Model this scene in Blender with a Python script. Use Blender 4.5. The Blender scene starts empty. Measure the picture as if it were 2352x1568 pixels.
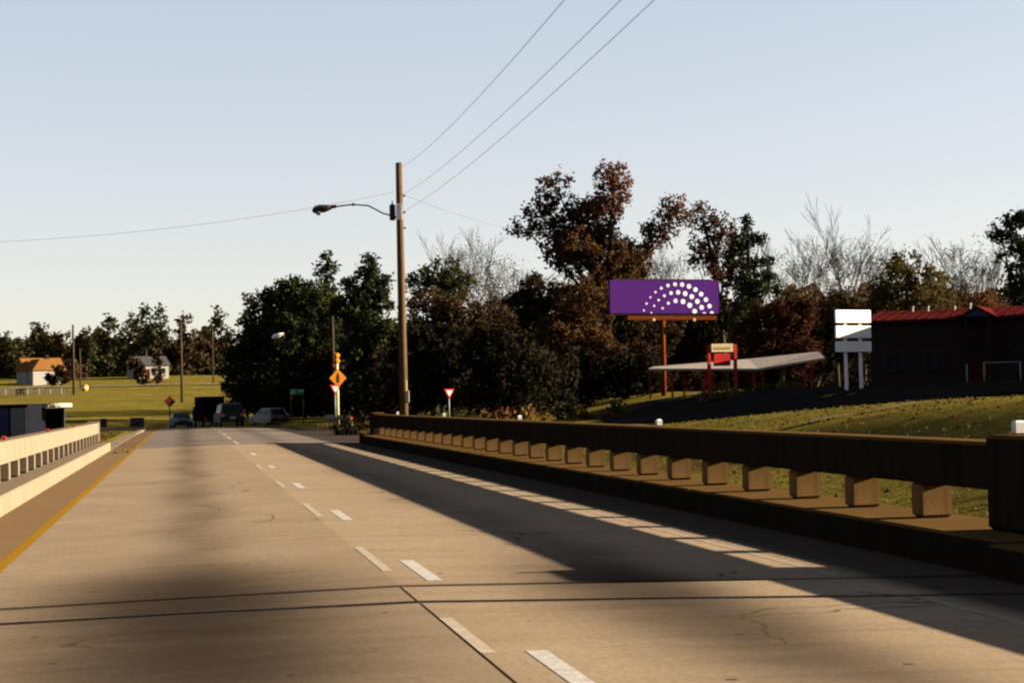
import bpy, math, random
import numpy as np
from mathutils import Vector, Matrix

S = bpy.context.scene
C = S.collection
R = math.radians
rnd = random.Random(7)

# ------------------------------------------------------------------ camera
F = 4116.0                       # focal length in units of a 2352-wide picture
CX, CY = 1176.0, 784.0
YAW, PITCH, ROLL = R(10.41), R(1.82), R(1.30)
CAMZ = 1.427
fwd = Vector((math.sin(YAW)*math.cos(PITCH), math.cos(YAW)*math.cos(PITCH), math.sin(PITCH)))
r0 = Vector((math.cos(YAW), -math.sin(YAW), 0))
u0 = r0.cross(fwd)
rgt = r0*math.cos(ROLL) - u0*math.sin(ROLL)
upv = u0*math.cos(ROLL) + r0*math.sin(ROLL)
CAM = Vector((0, 0, CAMZ))
cd = bpy.data.cameras.new('camera')
cam = bpy.data.objects.new('camera', cd); C.objects.link(cam)
cam.matrix_world = Matrix(((rgt.x, upv.x, -fwd.x, 0), (rgt.y, upv.y, -fwd.y, 0), (rgt.z, upv.z, -fwd.z, CAMZ), (0, 0, 0, 1)))
cd.sensor_width = 36; cd.lens = 36*F/2352
cd.clip_start = 0.1; cd.clip_end = 6000
S.camera = cam

def P(px, py, Z):
    """world point seen at (px, py) of the 2352x1568 picture, Z metres ahead"""
    return CAM + fwd*Z + rgt*((px-CX)/F*Z) + upv*((CY-py)/F*Z)

# ------------------------------------------------------------------ sky, sun, exposure
SUN_EL = R(15.0); SUN_AZ = R(95)          # azimuth clockwise from +Y
w = bpy.data.worlds.new('World'); S.world = w; w.use_nodes = True
nt = w.node_tree; nt.nodes.clear()
sky = nt.nodes.new('ShaderNodeTexSky'); sky.sky_type = 'NISHITA'; sky.sun_disc = False
sky.sun_elevation = SUN_EL; sky.sun_rotation = SUN_AZ
sky.air_density = 0.9; sky.dust_density = 0.5; sky.ozone_density = 1.0; sky.altitude = 0
bg = nt.nodes.new('ShaderNodeBackground'); bg.inputs['Strength'].default_value = 0.05
wo = nt.nodes.new('ShaderNodeOutputWorld')
wb = nt.nodes.new('ShaderNodeMix'); wb.data_type = 'RGBA'; wb.blend_type = 'MULTIPLY'; wb.inputs[0].default_value = 1
wb.inputs[7].default_value = (0.980, 0.905, 0.905, 1)        # film white balance, dims the sky as well
gm = nt.nodes.new('ShaderNodeGamma'); gm.inputs[1].default_value = 0.5   # flattens the sky's brightness gradient
nt.links.new(sky.outputs[0], gm.inputs[0]); nt.links.new(gm.outputs[0], wb.inputs[6]); nt.links.new(wb.outputs[2], bg.inputs['Color']); nt.links.new(bg.outputs[0], wo.inputs['Surface'])

sl = bpy.data.lights.new('sun', 'SUN'); sl.energy = 5.0; sl.angle = R(0.5); sl.color = (1.0, 0.84, 0.60)
so = bpy.data.objects.new('sun', sl); C.objects.link(so)
sdir = Vector((math.sin(SUN_AZ)*math.cos(SUN_EL), math.cos(SUN_AZ)*math.cos(SUN_EL), math.sin(SUN_EL)))
so.rotation_euler = (-sdir).to_track_quat('-Z', 'Y').to_euler()
so.location = sdir*200

S.view_settings.view_transform = 'Standard'
try: S.view_settings.look = 'None'
except Exception: pass
S.view_settings.gamma = 1.0
S.view_settings.use_curve_mapping = False
S.view_settings.exposure = 3.1
S.cycles.filter_width = 2.3
S.cycles.max_bounces = 5; S.cycles.diffuse_bounces = 2; S.cycles.transparent_max_bounces = 6

# ------------------------------------------------------------------ materials
def N(t, kind, **kw):
    n = t.nodes.new('ShaderNode'+kind)
    for k, v in kw.items(): setattr(n, k, v)
    return n

def new_mat(name, rough=0.8, metal=0.0, spec=0.3):
    m = bpy.data.materials.new(name); m.use_nodes = True
    b = m.node_tree.nodes['Principled BSDF']
    b.inputs['Roughness'].default_value = rough; b.inputs['Metallic'].default_value = metal
    b.inputs['Specular IOR Level'].default_value = spec
    return m, m.node_tree, b

def ramp(t, fac, cols):
    r = N(t, 'ValToRGB'); e = r.color_ramp.elements
    while len(e) > 1: e.remove(e[-1])
    e[0].position = cols[0][0]; e[0].color = (*cols[0][1], 1)
    for p, c in cols[1:]:
        x = e.new(p); x.color = (*c, 1)
    t.links.new(fac, r.inputs[0]); return r.outputs[0]

def noise(t, scale, detail=4, rough=0.6, vec=None, stretch=None):
    n = N(t, 'TexNoise'); n.inputs['Scale'].default_value = scale
    n.inputs['Detail'].default_value = detail; n.inputs['Roughness'].default_value = rough
    if vec is None:
        g = N(t, 'TexCoord'); vec = g.outputs['Object']
    if stretch:
        mp = N(t, 'Mapping'); mp.inputs['Scale'].default_value = stretch
        t.links.new(vec, mp.inputs['Vector']); vec = mp.outputs[0]
    t.links.new(vec, n.inputs['Vector'])
    return n.outputs['Fac']

def mix(t, fac, a, b, mode='MIX'):
    m = N(t, 'Mix', data_type='RGBA', blend_type=mode)
    for sock, v in ((m.inputs[0], fac), (m.inputs[6], a), (m.inputs[7], b)):
        if isinstance(v, (int, float)): sock.default_value = v
        elif isinstance(v, tuple): sock.default_value = (*v, 1)
        else: t.links.new(v, sock)
    return m.outputs[2]

def mth(t, op, a, b=0.0, c=None):
    m = N(t, 'Math', operation=op)
    for i, v in enumerate((a, b, c)):
        if v is None: continue
        if isinstance(v, (int, float)): m.inputs[i].default_value = v
        else: t.links.new(v, m.inputs[i])
    return m.outputs[0]

def bump(t, b, h, strength=0.3, dist=0.02):
    n = N(t, 'Bump'); n.inputs['Strength'].default_value = strength; n.inputs['Distance'].default_value = dist
    t.links.new(h, n.inputs['Height']); t.links.new(n.outputs[0], b.inputs['Normal'])

def mottled(name, c1, c2, scale=3.0, rough=0.8, metal=0.0, stretch=None, bs=0.2, bd=0.02, spec=0.0):
    m, t, b = new_mat(name, rough, metal, spec)
    f = noise(t, scale, 6, 0.65, stretch=stretch)
    t.links.new(ramp(t, f, [(0.3, c1), (0.7, c2)]), b.inputs['Base Color'])
    if bs: bump(t, b, f, bs, bd)
    return m

def leafmat(name, cols, trans=0.25):
    m = bpy.data.materials.new(name); m.use_nodes = True; t = m.node_tree; t.nodes.clear()
    g = N(t, 'NewGeometry'); o = N(t, 'OutputMaterial')
    d = N(t, 'BsdfDiffuse'); tr = N(t, 'BsdfTranslucent'); mx = N(t, 'MixShader')
    n = len(cols)
    c = ramp(t, g.outputs['Random Per Island'], [(i/max(1, n-1), k) for i, k in enumerate(cols)])
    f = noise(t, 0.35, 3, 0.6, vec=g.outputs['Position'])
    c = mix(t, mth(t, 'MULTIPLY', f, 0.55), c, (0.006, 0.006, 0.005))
    t.links.new(c, d.inputs[0]); t.links.new(c, tr.inputs[0])
    mx.inputs[0].default_value = trans
    t.links.new(d.outputs[0], mx.inputs[1]); t.links.new(tr.outputs[0], mx.inputs[2]); t.links.new(mx.outputs[0], o.inputs[0])
    return m

def road_mat(name, base1, base2, stain, tine=1.0, joints=True):
    m, t, b = new_mat(name, 0.95, 0, 0.0)
    g = N(t, 'NewGeometry'); pos = g.outputs['Position']
    sp = N(t, 'SeparateXYZ'); t.links.new(pos, sp.inputs[0]); X, Y = sp.outputs[0], sp.outputs[1]
    f = noise(t, 0.55, 6, 0.7, vec=pos)
    f2 = noise(t, 22, 5, 0.8, vec=pos)
    c = ramp(t, f, [(0.3, base1), (0.7, base2)])
    c = mix(t, ramp(t, f2, [(0.40, (0, 0, 0)), (0.72, (0.55,)*3)]), c, (0.055, 0.042, 0.032))
    # transverse finish lines across the lanes
    tl = noise(t, 1.0, 5, 0.75, vec=pos, stretch=(0.12, 3.2, 1))
    c = mix(t, ramp(t, tl, [(0.48, (0, 0, 0)), (0.75, (0.35*tine,)*3)]), c, (0.045, 0.034, 0.026))
    # oil drip strip down the middle of each lane, heaviest after the bump at the joint
    wob = mth(t, 'MULTIPLY', mth(t, 'SUBTRACT', noise(t, 0.22, 2, 0.5, vec=pos), 0.5), 0.9)
    xx = mth(t, 'ADD', X, wob)
    def gauss(v, mu, sig):
        q = mth(t, 'DIVIDE', mth(t, 'SUBTRACT', v, mu), sig)
        return mth(t, 'EXPONENT', mth(t, 'MULTIPLY', mth(t, 'MULTIPLY', q, q), -1.0), 0.0)
    def gx(v, mu, sig):
        q = mth(t, 'DIVIDE', mth(t, 'SUBTRACT', v, mu), sig)
        q2 = mth(t, 'MULTIPLY', mth(t, 'MULTIPLY', q, q), -1.0)
        return mth(t, 'POWER', 2.718, q2)
    lanes = mth(t, 'ADD', gx(xx, 0.10, 0.42), mth(t, 'MULTIPLY', gx(xx, 3.55, 0.45), 0.75))
    wide = mth(t, 'ADD', gx(xx, 0.0, 1.0), mth(t, 'MULTIPLY', gx(xx, 3.25, 0.6), 0.6))
    drip = mth(t, 'MULTIPLY', wide, mth(t, 'ADD', gx(Y, 13.6, 2.3), mth(t, 'MULTIPLY', gx(Y, 10.2, 2.2), 0.62)))
    nz = mth(t, 'MULTIPLY_ADD', noise(t, 0.16, 3, 0.6, vec=pos), 1.5, 0.0)
    grain = mth(t, 'ADD', 0.55, mth(t, 'MULTIPLY', noise(t, 1.3, 5, 0.7, vec=pos, stretch=(0.5, 1.6, 1)), 0.9))
    s = mth(t, 'ADD', mth(t, 'MULTIPLY', mth(t, 'MULTIPLY', lanes, nz), 0.75), mth(t, 'MULTIPLY', drip, 2.6))
    s = mth(t, 'MULTIPLY', mth(t, 'MULTIPLY', s, grain), stain)
    s = mth(t, 'SUBTRACT', 1.0, mth(t, 'POWER', 2.718, mth(t, 'MULTIPLY', s, -1.0)))
    c = mix(t, s, c, (0.013, 0.0095, 0.0085))
    # brown grit along the left kerb; parapet shade painted in dark along the right kerb
    edge = mth(t, 'LESS_THAN', X, -1.83)
    rail_shade = N(t, 'MapRange'); rail_shade.inputs[1].default_value = 5.3; rail_shade.inputs[2].default_value = 5.62; t.links.new(mth(t, 'ADD', X, mth(t, 'MULTIPLY', f2, 0.1)), rail_shade.inputs[0])
    c = mix(t, mth(t, 'MULTIPLY', rail_shade.outputs[0], 0.88), c, (0.016, 0.013, 0.012))
    c = mix(t, mth(t, 'MULTIPLY', edge, mth(t, 'ADD', 0.45, mth(t, 'MULTIPLY', f, 0.5))), c, (0.075, 0.042, 0.017))
    # hairline cracks
    dv = N(t, 'VectorMath', operation='ADD'); ns = N(t, 'TexNoise'); ns.inputs['Scale'].default_value = 0.8; ns.inputs['Detail'].default_value = 4
    t.links.new(pos, ns.inputs['Vector']); t.links.new(pos, dv.inputs[0]); t.links.new(ns.outputs['Color'], dv.inputs[1])
    cv = N(t, 'TexVoronoi'); cv.feature = 'DISTANCE_TO_EDGE'; cv.inputs['Scale'].default_value = 0.22; t.links.new(dv.outputs[0], cv.inputs['Vector'])
    crk = mth(t, 'MULTIPLY', mth(t, 'LESS_THAN', cv.outputs['Distance'], 0.0035), mth(t, 'GREATER_THAN', noise(t, 0.3, 2, 0.5, vec=pos), 0.52))
    c = mix(t, mth(t, 'MULTIPLY', crk, 0.55), c, (0.02, 0.015, 0.012))
    # small spots and pop-outs
    v = N(t, 'TexVoronoi'); v.inputs['Scale'].default_value = 1.6; t.links.new(pos, v.inputs['Vector'])
    spot = mth(t, 'LESS_THAN', v.outputs['Distance'], mth(t, 'MULTIPLY', noise(t, 0.9, 2, 0.5, vec=pos), 0.105))
    c = mix(t, mth(t, 'MULTIPLY', spot, 0.7), c, (0.014, 0.010, 0.009))
    t.links.new(c, b.inputs['Base Color'])
    bump(t, b, mth(t, 'ADD', f2, tl), 0.25, 0.006)
    return m

M = {}
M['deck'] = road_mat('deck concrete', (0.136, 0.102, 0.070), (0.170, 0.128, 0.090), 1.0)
M['asphalt'] = road_mat('old asphalt', (0.078, 0.064, 0.058), (0.104, 0.087, 0.078), 1.0, 0.6)
M['rubber'] = mottled('joint seal', (0.012, 0.011, 0.011), (0.03, 0.027, 0.025), 8)
def concrete(name, a, b_, dirt, lit_top=None):
    m, t, b = new_mat(name, 0.95, 0, 0.0)
    f = noise(t, 2.2, 6, 0.7); f2 = noise(t, 1.0, 5, 0.7, stretch=(6, 6, 0.7)); f3 = noise(t, 30, 3, 0.6)
    c = ramp(t, f, [(0.25, a), (0.75, b_)])
    c = mix(t, ramp(t, f2, [(0.46, (0, 0, 0)), (0.74, (0.8,)*3)]), c, dirt)
    c = mix(t, mth(t, 'MULTIPLY', f3, 0.2), c, dirt)
    if lit_top:
        gn = N(t, 'NewGeometry'); sx = N(t, 'SeparateXYZ'); t.links.new(gn.outputs['True Normal'], sx.inputs[0])
        up_ = mth(t, 'GREATER_THAN', sx.outputs[2], 0.6)  # sunlight painted into the colour of upward faces
        c = mix(t, mth(t, 'MULTIPLY', up_, mth(t, 'ADD', 0.5, mth(t, 'MULTIPLY', f, 0.6))), c, lit_top)
    t.links.new(c, b.inputs['Base Color']); bump(t, b, mth(t, 'ADD', f3, f), 0.2, 0.006)
    return m
M['conc_shaded'] = concrete('concrete darkened as shade', (0.012, 0.0095, 0.0072), (0.019, 0.0150, 0.0110), (0.007, 0.0056, 0.0045), (0.060, 0.034, 0.012))  # concrete darkened to stand for the parapet's shade, sunlit tops tinted in
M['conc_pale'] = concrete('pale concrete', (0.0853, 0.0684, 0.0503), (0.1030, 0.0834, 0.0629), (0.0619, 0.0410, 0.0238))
M['conc_post_lit'] = concrete('concrete posts tinted as sunlit', (0.1141, 0.0696, 0.0288), (0.1597, 0.0973, 0.0410), (0.0685, 0.0371, 0.0151))  # lit copy of the parapet concrete, sun put into the colour
M['white_paint'] = mottled('worn white road paint', (0.15, 0.14, 0.13), (0.23, 0.22, 0.215), 9, 0.7)
M['worn_paint'] = mottled('nearly worn away paint', (0.1375, 0.1125, 0.0850), (0.2000, 0.1750, 0.1500), 6, 0.8)
M['edge_paint'] = mottled('dirty white edge line', (0.115, 0.09, 0.064), (0.16, 0.135, 0.105), 4, 0.8)
M['yellow_paint'] = mottled('yellow road paint', (0.115, 0.06, 0.006), (0.145, 0.078, 0.009), 5, 0.7)
M['gravel'] = mottled('pale gravel', (0.07, 0.052, 0.032), (0.12, 0.10, 0.08), 3.5, 0.9)
M['wood_pole'] = mottled('creosoted wood', (0.0334, 0.0215, 0.0119), (0.0655, 0.0417, 0.0238), 4, 0.85, stretch=(7.1424, 7.1424, 0.5952))
M['wood_grey'] = mottled('grey weathered wood', (0.0176, 0.0120, 0.0080), (0.0336, 0.0240, 0.0160), 4, 0.85, stretch=(4.8000, 4.8000, 0.4000))
M['bark'] = mottled('bark', (0.014, 0.011, 0.009), (0.032, 0.025, 0.018), 5, 0.9, stretch=(4, 4, 0.7), bs=0.5)
M['twig'] = mottled('bare twigs', (0.0198, 0.0165, 0.0143), (0.0341, 0.0297, 0.0264), 3, 0.9, bs=0)
M['galv'] = mottled('galvanised steel', (0.08, 0.08, 0.078), (0.13, 0.128, 0.12), 6, 0.5, 0.3, bs=0.05)
M['dark_metal'] = mottled('dark metal', (0.012, 0.012, 0.014), (0.025, 0.023, 0.026), 6, 0.5, 0.3, bs=0.05)
M['white_metal'] = mottled('white painted metal', (0.42, 0.40, 0.39), (0.52, 0.50, 0.49), 3, 0.5, bs=0.03)
M['lens'] = mottled('lamp lens', (0.14, 0.15, 0.16), (0.2, 0.21, 0.203), 5, 0.15, bs=0.02, spec=0.6)
M['glass'] = mottled('dark window glass', (0.0036, 0.0042, 0.0054), (0.0072, 0.0078, 0.0096), 2, 0.3, bs=0, spec=0.06)
M['purple'] = mottled('purple poster vinyl', (0.0360, 0.0091, 0.0809), (0.0377, 0.0096, 0.0861), 1.2, 0.55, bs=0)
M['white_print'] = mottled('white print', (0.3510, 0.3770, 0.4290), (0.3770, 0.4030, 0.4550), 4, 0.55, bs=0)
M['rust'] = mottled('rust orange steel', (0.0495, 0.0099, 0.0036), (0.0855, 0.0225, 0.0058), 5, 0.75)
M['red'] = mottled('red paint', (0.1600, 0.0112, 0.0096), (0.2240, 0.0176, 0.0144), 3, 0.55, bs=0.05)
M['cream'] = mottled('yellowed cream sign', (0.20, 0.16, 0.085), (0.30, 0.25, 0.15), 4, 0.6, bs=0.03)
M['black'] = mottled('black print', (0.012, 0.011, 0.012), (0.025, 0.022, 0.02), 5, 0.6, bs=0)
M['grey_print'] = mottled('faded print', (0.12, 0.09, 0.05), (0.16, 0.12, 0.08), 5, 0.6, bs=0)
M['orange_sign'] = mottled('orange sign sheeting', (0.2080, 0.0680, 0.0056), (0.2480, 0.0840, 0.0072), 4, 0.4, bs=0)
M['amber'] = mottled('amber lamp lens', (0.2850, 0.0900, 0.0045), (0.3450, 0.1275, 0.0075), 6, 0.25, bs=0)
M['sign_red'] = mottled('sign red sheeting', (0.2080, 0.0176, 0.0096), (0.2560, 0.0264, 0.0136), 4, 0.4, bs=0)
M['green_sign'] = mottled('green sign sheeting', (0.012, 0.085, 0.045), (0.018, 0.11, 0.06), 4, 0.4, bs=0)
M['pale_green'] = mottled('pale green print', (0.09, 0.20, 0.10), (0.12, 0.25, 0.13), 4, 0.4, bs=0)
M['dark_red_sign'] = mottled('dull red sheeting', (0.0240, 0.0038, 0.0043), (0.0384, 0.0062, 0.0062), 4, 0.6, bs=0)
M['brick'] = mottled('dark brown brick', (0.010, 0.007, 0.006), (0.018, 0.012, 0.010), 6, 0.9)
M['roof_red'] = mottled('brick red metal roof', (0.0302, 0.0044, 0.0045), (0.0410, 0.0065, 0.0061), 1.2, 0.6, stretch=(0.8906, 0.8060, 0.9920))
M['roof_tan'] = mottled('tan orange shingles', (0.075, 0.034, 0.010), (0.11, 0.052, 0.016), 3, 0.9)
M['roof_grey'] = mottled('grey shingles', (0.02, 0.02, 0.022), (0.035, 0.035, 0.038), 3, 0.9)
M['siding'] = mottled('white siding', (0.1217, 0.1123, 0.0983), (0.1591, 0.1498, 0.1357), 3, 0.7, bs=0.05)
M['tin'] = mottled('pale tin roofing', (0.1156, 0.0992, 0.0928), (0.1700, 0.1463, 0.1299), 0.8, 0.6, 0.1, stretch=(6.8000, 1.2400, 1.1600), bs=0.1)
M['blue_grey'] = mottled('blue grey paint', (0.0180, 0.0216, 0.0450), (0.0270, 0.0312, 0.0600), 3, 0.5, bs=0)
M['wire'] = mottled('wire', (0.0315, 0.0315, 0.0357), (0.0525, 0.0525, 0.0577), 3, 0.6, bs=0)
M['mesh_wire'] = mottled('fence wire', (0.02, 0.017, 0.014), (0.035, 0.03, 0.025), 3, 0.6, bs=0)
M['rubber_tyre'] = mottled('tyre', (0.012, 0.012, 0.012), (0.025, 0.024, 0.023), 6, 0.9)
M['car_silver'] = mottled('silver blue car paint', (0.0396, 0.0484, 0.0616), (0.0484, 0.0572, 0.0704), 1, 0.4, 0.2, bs=0, spec=0.3)
M['car_black'] = mottled('dark navy car paint', (0.0084, 0.0091, 0.0168), (0.0140, 0.0147, 0.0245), 1, 0.5, 0, bs=0, spec=0.05)
M['car_teal'] = mottled('dark teal car paint', (0.0084, 0.0180, 0.0210), (0.0120, 0.0240, 0.0270), 1, 0.5, 0, bs=0, spec=0.05)
M['truck_box'] = mottled('dark truck box', (0.0032, 0.0032, 0.0052), (0.0048, 0.0048, 0.0072), 2, 0.7, bs=0)
M['tail'] = mottled('tail lamp red', (0.45, 0.02, 0.012), (0.55, 0.03, 0.016), 3, 0.2, bs=0, spec=0.6)
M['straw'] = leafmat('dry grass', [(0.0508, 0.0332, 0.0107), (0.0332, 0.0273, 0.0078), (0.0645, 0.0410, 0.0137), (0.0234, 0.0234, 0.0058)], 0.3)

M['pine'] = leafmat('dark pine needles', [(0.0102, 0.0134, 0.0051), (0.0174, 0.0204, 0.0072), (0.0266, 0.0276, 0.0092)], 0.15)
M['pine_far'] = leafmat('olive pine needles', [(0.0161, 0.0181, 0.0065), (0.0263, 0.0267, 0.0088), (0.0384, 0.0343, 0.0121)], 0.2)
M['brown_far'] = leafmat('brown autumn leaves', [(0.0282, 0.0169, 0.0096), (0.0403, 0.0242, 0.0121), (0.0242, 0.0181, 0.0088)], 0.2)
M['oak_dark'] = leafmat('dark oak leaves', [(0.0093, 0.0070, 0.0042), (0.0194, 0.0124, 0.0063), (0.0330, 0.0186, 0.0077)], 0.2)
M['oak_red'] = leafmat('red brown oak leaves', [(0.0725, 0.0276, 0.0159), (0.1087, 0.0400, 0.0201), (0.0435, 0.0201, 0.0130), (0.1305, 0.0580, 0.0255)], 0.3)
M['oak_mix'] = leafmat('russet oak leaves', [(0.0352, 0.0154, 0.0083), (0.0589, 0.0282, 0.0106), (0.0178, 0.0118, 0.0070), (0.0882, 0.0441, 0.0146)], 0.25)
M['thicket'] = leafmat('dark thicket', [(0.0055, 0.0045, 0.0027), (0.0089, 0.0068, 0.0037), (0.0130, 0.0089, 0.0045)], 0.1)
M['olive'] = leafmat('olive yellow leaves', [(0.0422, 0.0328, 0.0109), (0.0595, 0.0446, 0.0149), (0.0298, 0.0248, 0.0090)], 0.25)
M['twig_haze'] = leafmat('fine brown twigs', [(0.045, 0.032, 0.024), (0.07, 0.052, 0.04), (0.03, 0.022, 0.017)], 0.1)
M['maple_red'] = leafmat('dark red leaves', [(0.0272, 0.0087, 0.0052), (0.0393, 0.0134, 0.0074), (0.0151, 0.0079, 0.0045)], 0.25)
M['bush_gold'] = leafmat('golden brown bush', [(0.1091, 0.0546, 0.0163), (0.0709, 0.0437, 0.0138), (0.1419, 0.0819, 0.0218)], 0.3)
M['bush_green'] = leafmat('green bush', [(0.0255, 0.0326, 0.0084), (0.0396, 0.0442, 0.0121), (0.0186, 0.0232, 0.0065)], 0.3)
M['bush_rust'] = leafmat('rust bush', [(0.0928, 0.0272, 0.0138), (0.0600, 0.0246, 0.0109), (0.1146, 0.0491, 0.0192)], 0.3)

# ground: grass and dirt
m, t, b = new_mat('autumn grass', 0.95, 0, 0.0)
g = N(t, 'NewGeometry'); pos = g.outputs['Position']
f1 = noise(t, 0.07, 6, 0.75, vec=pos); f2 = noise(t, 0.9, 6, 0.75, vec=pos); f3 = noise(t, 7, 4, 0.75, vec=pos)
c = ramp(t, f1, [(0.3, (0.074, 0.074, 0.011)), (0.5, (0.102, 0.084, 0.013)), (0.7, (0.118, 0.083, 0.017))])
c = mix(t, ramp(t, noise(t, 0.16, 4, 0.7, vec=pos, stretch=(0.5, 1.6, 1)), [(0.44, (0, 0, 0)), (0.66, (0.7,)*3)]), c, (0.060, 0.036, 0.012))
c = mix(t, ramp(t, f2, [(0.42, (0, 0, 0)), (0.7, (0.75,)*3)]), c, (0.040, 0.027, 0.010))
c = mix(t, ramp(t, f3, [(0.45, (0, 0, 0)), (0.72, (0.6,)*3)]), c, (0.022, 0.020, 0.006))
t.links.new(c, b.inputs['Base Color']); bump(t, b, mth(t, 'ADD', f3, mth(t, 'MULTIPLY', f2, 1.5)), 0.7, 0.12)
M['grass'] = m

# ------------------------------------------------------------------ mesh builders
class MB:
    def __init__(s): s.v = []; s.f = []
    def add(s, vs, fs):
        o = len(s.v); s.v += [tuple(v) for v in vs]; s.f += [tuple(i+o for i in f) for f in fs]; return s
    def box(s, c, d, rz=0.0, bev=0.0):
        x, y, z = (q/2 for q in d)
        if bev > 0:
            e = min(bev, x*.9, y*.9, z*.9)
            vs = []
            for (zz, k) in ((-z, e), (-z+e, 0), (z-e, 0), (z, e)):
                xx, yy = x-k, y-k
                vs += [(-xx, -yy, zz), (xx, -yy, zz), (xx, yy, zz), (-xx, yy, zz)]
            fs = [(3, 2, 1, 0), (12, 13, 14, 15)]
            for L in range(3):
                for i in range(4):
                    j = (i+1) % 4; fs.append((L*4+i, L*4+j, L*4+4+j, L*4+4+i))
        else:
            vs = [(-x,-y,-z),(x,-y,-z),(x,y,-z),(-x,y,-z),(-x,-y,z),(x,-y,z),(x,y,z),(-x,y,z)]
            fs = [(3,2,1,0),(4,5,6,7),(0,1,5,4),(1,2,6,5),(2,3,7,6),(3,0,4,7)]
        cs, sn = math.cos(rz), math.sin(rz)
        vs = [(c[0]+a*cs-b_*sn, c[1]+a*sn+b_*cs, c[2]+h) for a, b_, h in vs]
        return s.add(vs, fs)
    def tube(s, pts, rad, n=8, caps=True):
        pts = [Vector(p) for p in pts]
        if not isinstance(rad, (list, tuple)): rad = [rad]*len(pts)
        vs = []; fs = []
        for i, p in enumerate(pts):
            d = (pts[min(i+1, len(pts)-1)] - pts[max(i-1, 0)])
            d = d.normalized() if d.length > 1e-9 else Vector((0, 0, 1))
            a = d.cross(Vector((0, 0, 1)))
            if a.length < 0.05: a = d.cross(Vector((1, 0, 0)))
            a.normalize(); b_ = d.cross(a)
            for k in range(n):
                q = 2*math.pi*k/n
                vs.append(p + (a*math.cos(q)+b_*math.sin(q))*rad[i])
        for i in range(len(pts)-1):
            for k in range(n):
                j = (k+1) % n
                fs.append((i*n+k, i*n+j, i*n+n+j, i*n+n+k))
        if caps:
            fs.append(tuple(range(n))[::-1]); fs.append(tuple((len(pts)-1)*n+k for k in range(n)))
        return s.add(vs, fs)
    def prism(s, poly, axis, a, b_):
        """extrude a 2-D polygon along 'x', 'y' or 'z' from a to b_"""
        def put(u, v, h):
            return {'x': (h, u, v), 'y': (u, h, v), 'z': (u, v, h)}[axis]
        n = len(poly)
        vs = [put(u, v, a) for u, v in poly] + [put(u, v, b_) for u, v in poly]
        fs = [tuple(range(n))[::-1], tuple(range(n, 2*n))] + [(i, (i+1) % n, n+(i+1) % n, n+i) for i in range(n)]
        return s.add(vs, fs)
    def disc(s, c, r, n, axis='y', th=0.01):
        pl = [(c[0]+r*math.cos(2*math.pi*k/n), c[2]+r*math.sin(2*math.pi*k/n)) for k in range(n)]
        return s.prism(pl, 'y', c[1]-th/2, c[1]+th/2)
    def mesh(s, name, mat, smooth=False):
        me = bpy.data.meshes.new(name); me.from_pydata(s.v, [], s.f); me.materials.append(mat)
        me.validate()
        import bmesh
        bm = bmesh.new(); bm.from_mesh(me); bmesh.ops.recalc_face_normals(bm, faces=bm.faces); bm.to_mesh(me); bm.free()
        if smooth: me.polygons.foreach_set('use_smooth', [True]*len(me.polygons))
        return me
    def build(s, name, mat, parent=None, smooth=False, loc=None):
        return link(name, s.mesh(name, mat, smooth), parent, loc)

def link(name, me, parent=None, loc=None):
    o = bpy.data.objects.new(name, me); C.objects.link(o)
    if parent is not None: o.parent = parent
    if loc is not None: o.location = loc
    return o
def thing(name, label, cat, loc=(0, 0, 0), rz=0.0, group=None):
    o = bpy.data.objects.new(name, None); C.objects.link(o); o.empty_display_size = 0.3
    o.location = loc; o.rotation_euler = (0, 0, rz); o['label'] = label; o['category'] = cat
    if group: o['group'] = group
    return o
def tag(o, label, cat, group=None):
    o['label'] = label; o['category'] = cat
    if group: o['group'] = group
    return o
def struct(o): o['kind'] = 'structure'; return o

def quad_mesh(name, Q, mat):
    """Q: (n,4,3) array of quads -> mesh"""
    n = len(Q); me = bpy.data.meshes.new(name)
    me.vertices.add(4*n); me.vertices.foreach_set('co', np.ascontiguousarray(Q, dtype=np.float32).reshape(-1))
    me.loops.add(4*n); me.loops.foreach_set('vertex_index', np.arange(4*n, dtype=np.int32))
    me.polygons.add(n); me.polygons.foreach_set('loop_start', np.arange(0, 4*n, 4, dtype=np.int32))
    try: me.polygons.foreach_set('loop_total', np.full(n, 4, dtype=np.int32))
    except Exception: pass
    me.update(calc_edges=True); me.materials.append(mat); return me

def leaf_quads(cen, size, rng, long=1.6):
    n = len(cen)
    a = rng.normal(size=(n, 3)); a /= np.linalg.norm(a, axis=1, keepdims=True)
    b_ = rng.normal(size=(n, 3)); b_ = np.cross(a, b_); b_ /= np.linalg.norm(b_, axis=1, keepdims=True)
    s = size*(0.6+0.8*rng.random((n, 1)))
    u = a*s*0.5*long; v = b_*s*0.5
    return np.stack([cen-u, cen+v*0.9-u*0.1, cen+u, cen-v*0.9-u*0.1], axis=1)

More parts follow.
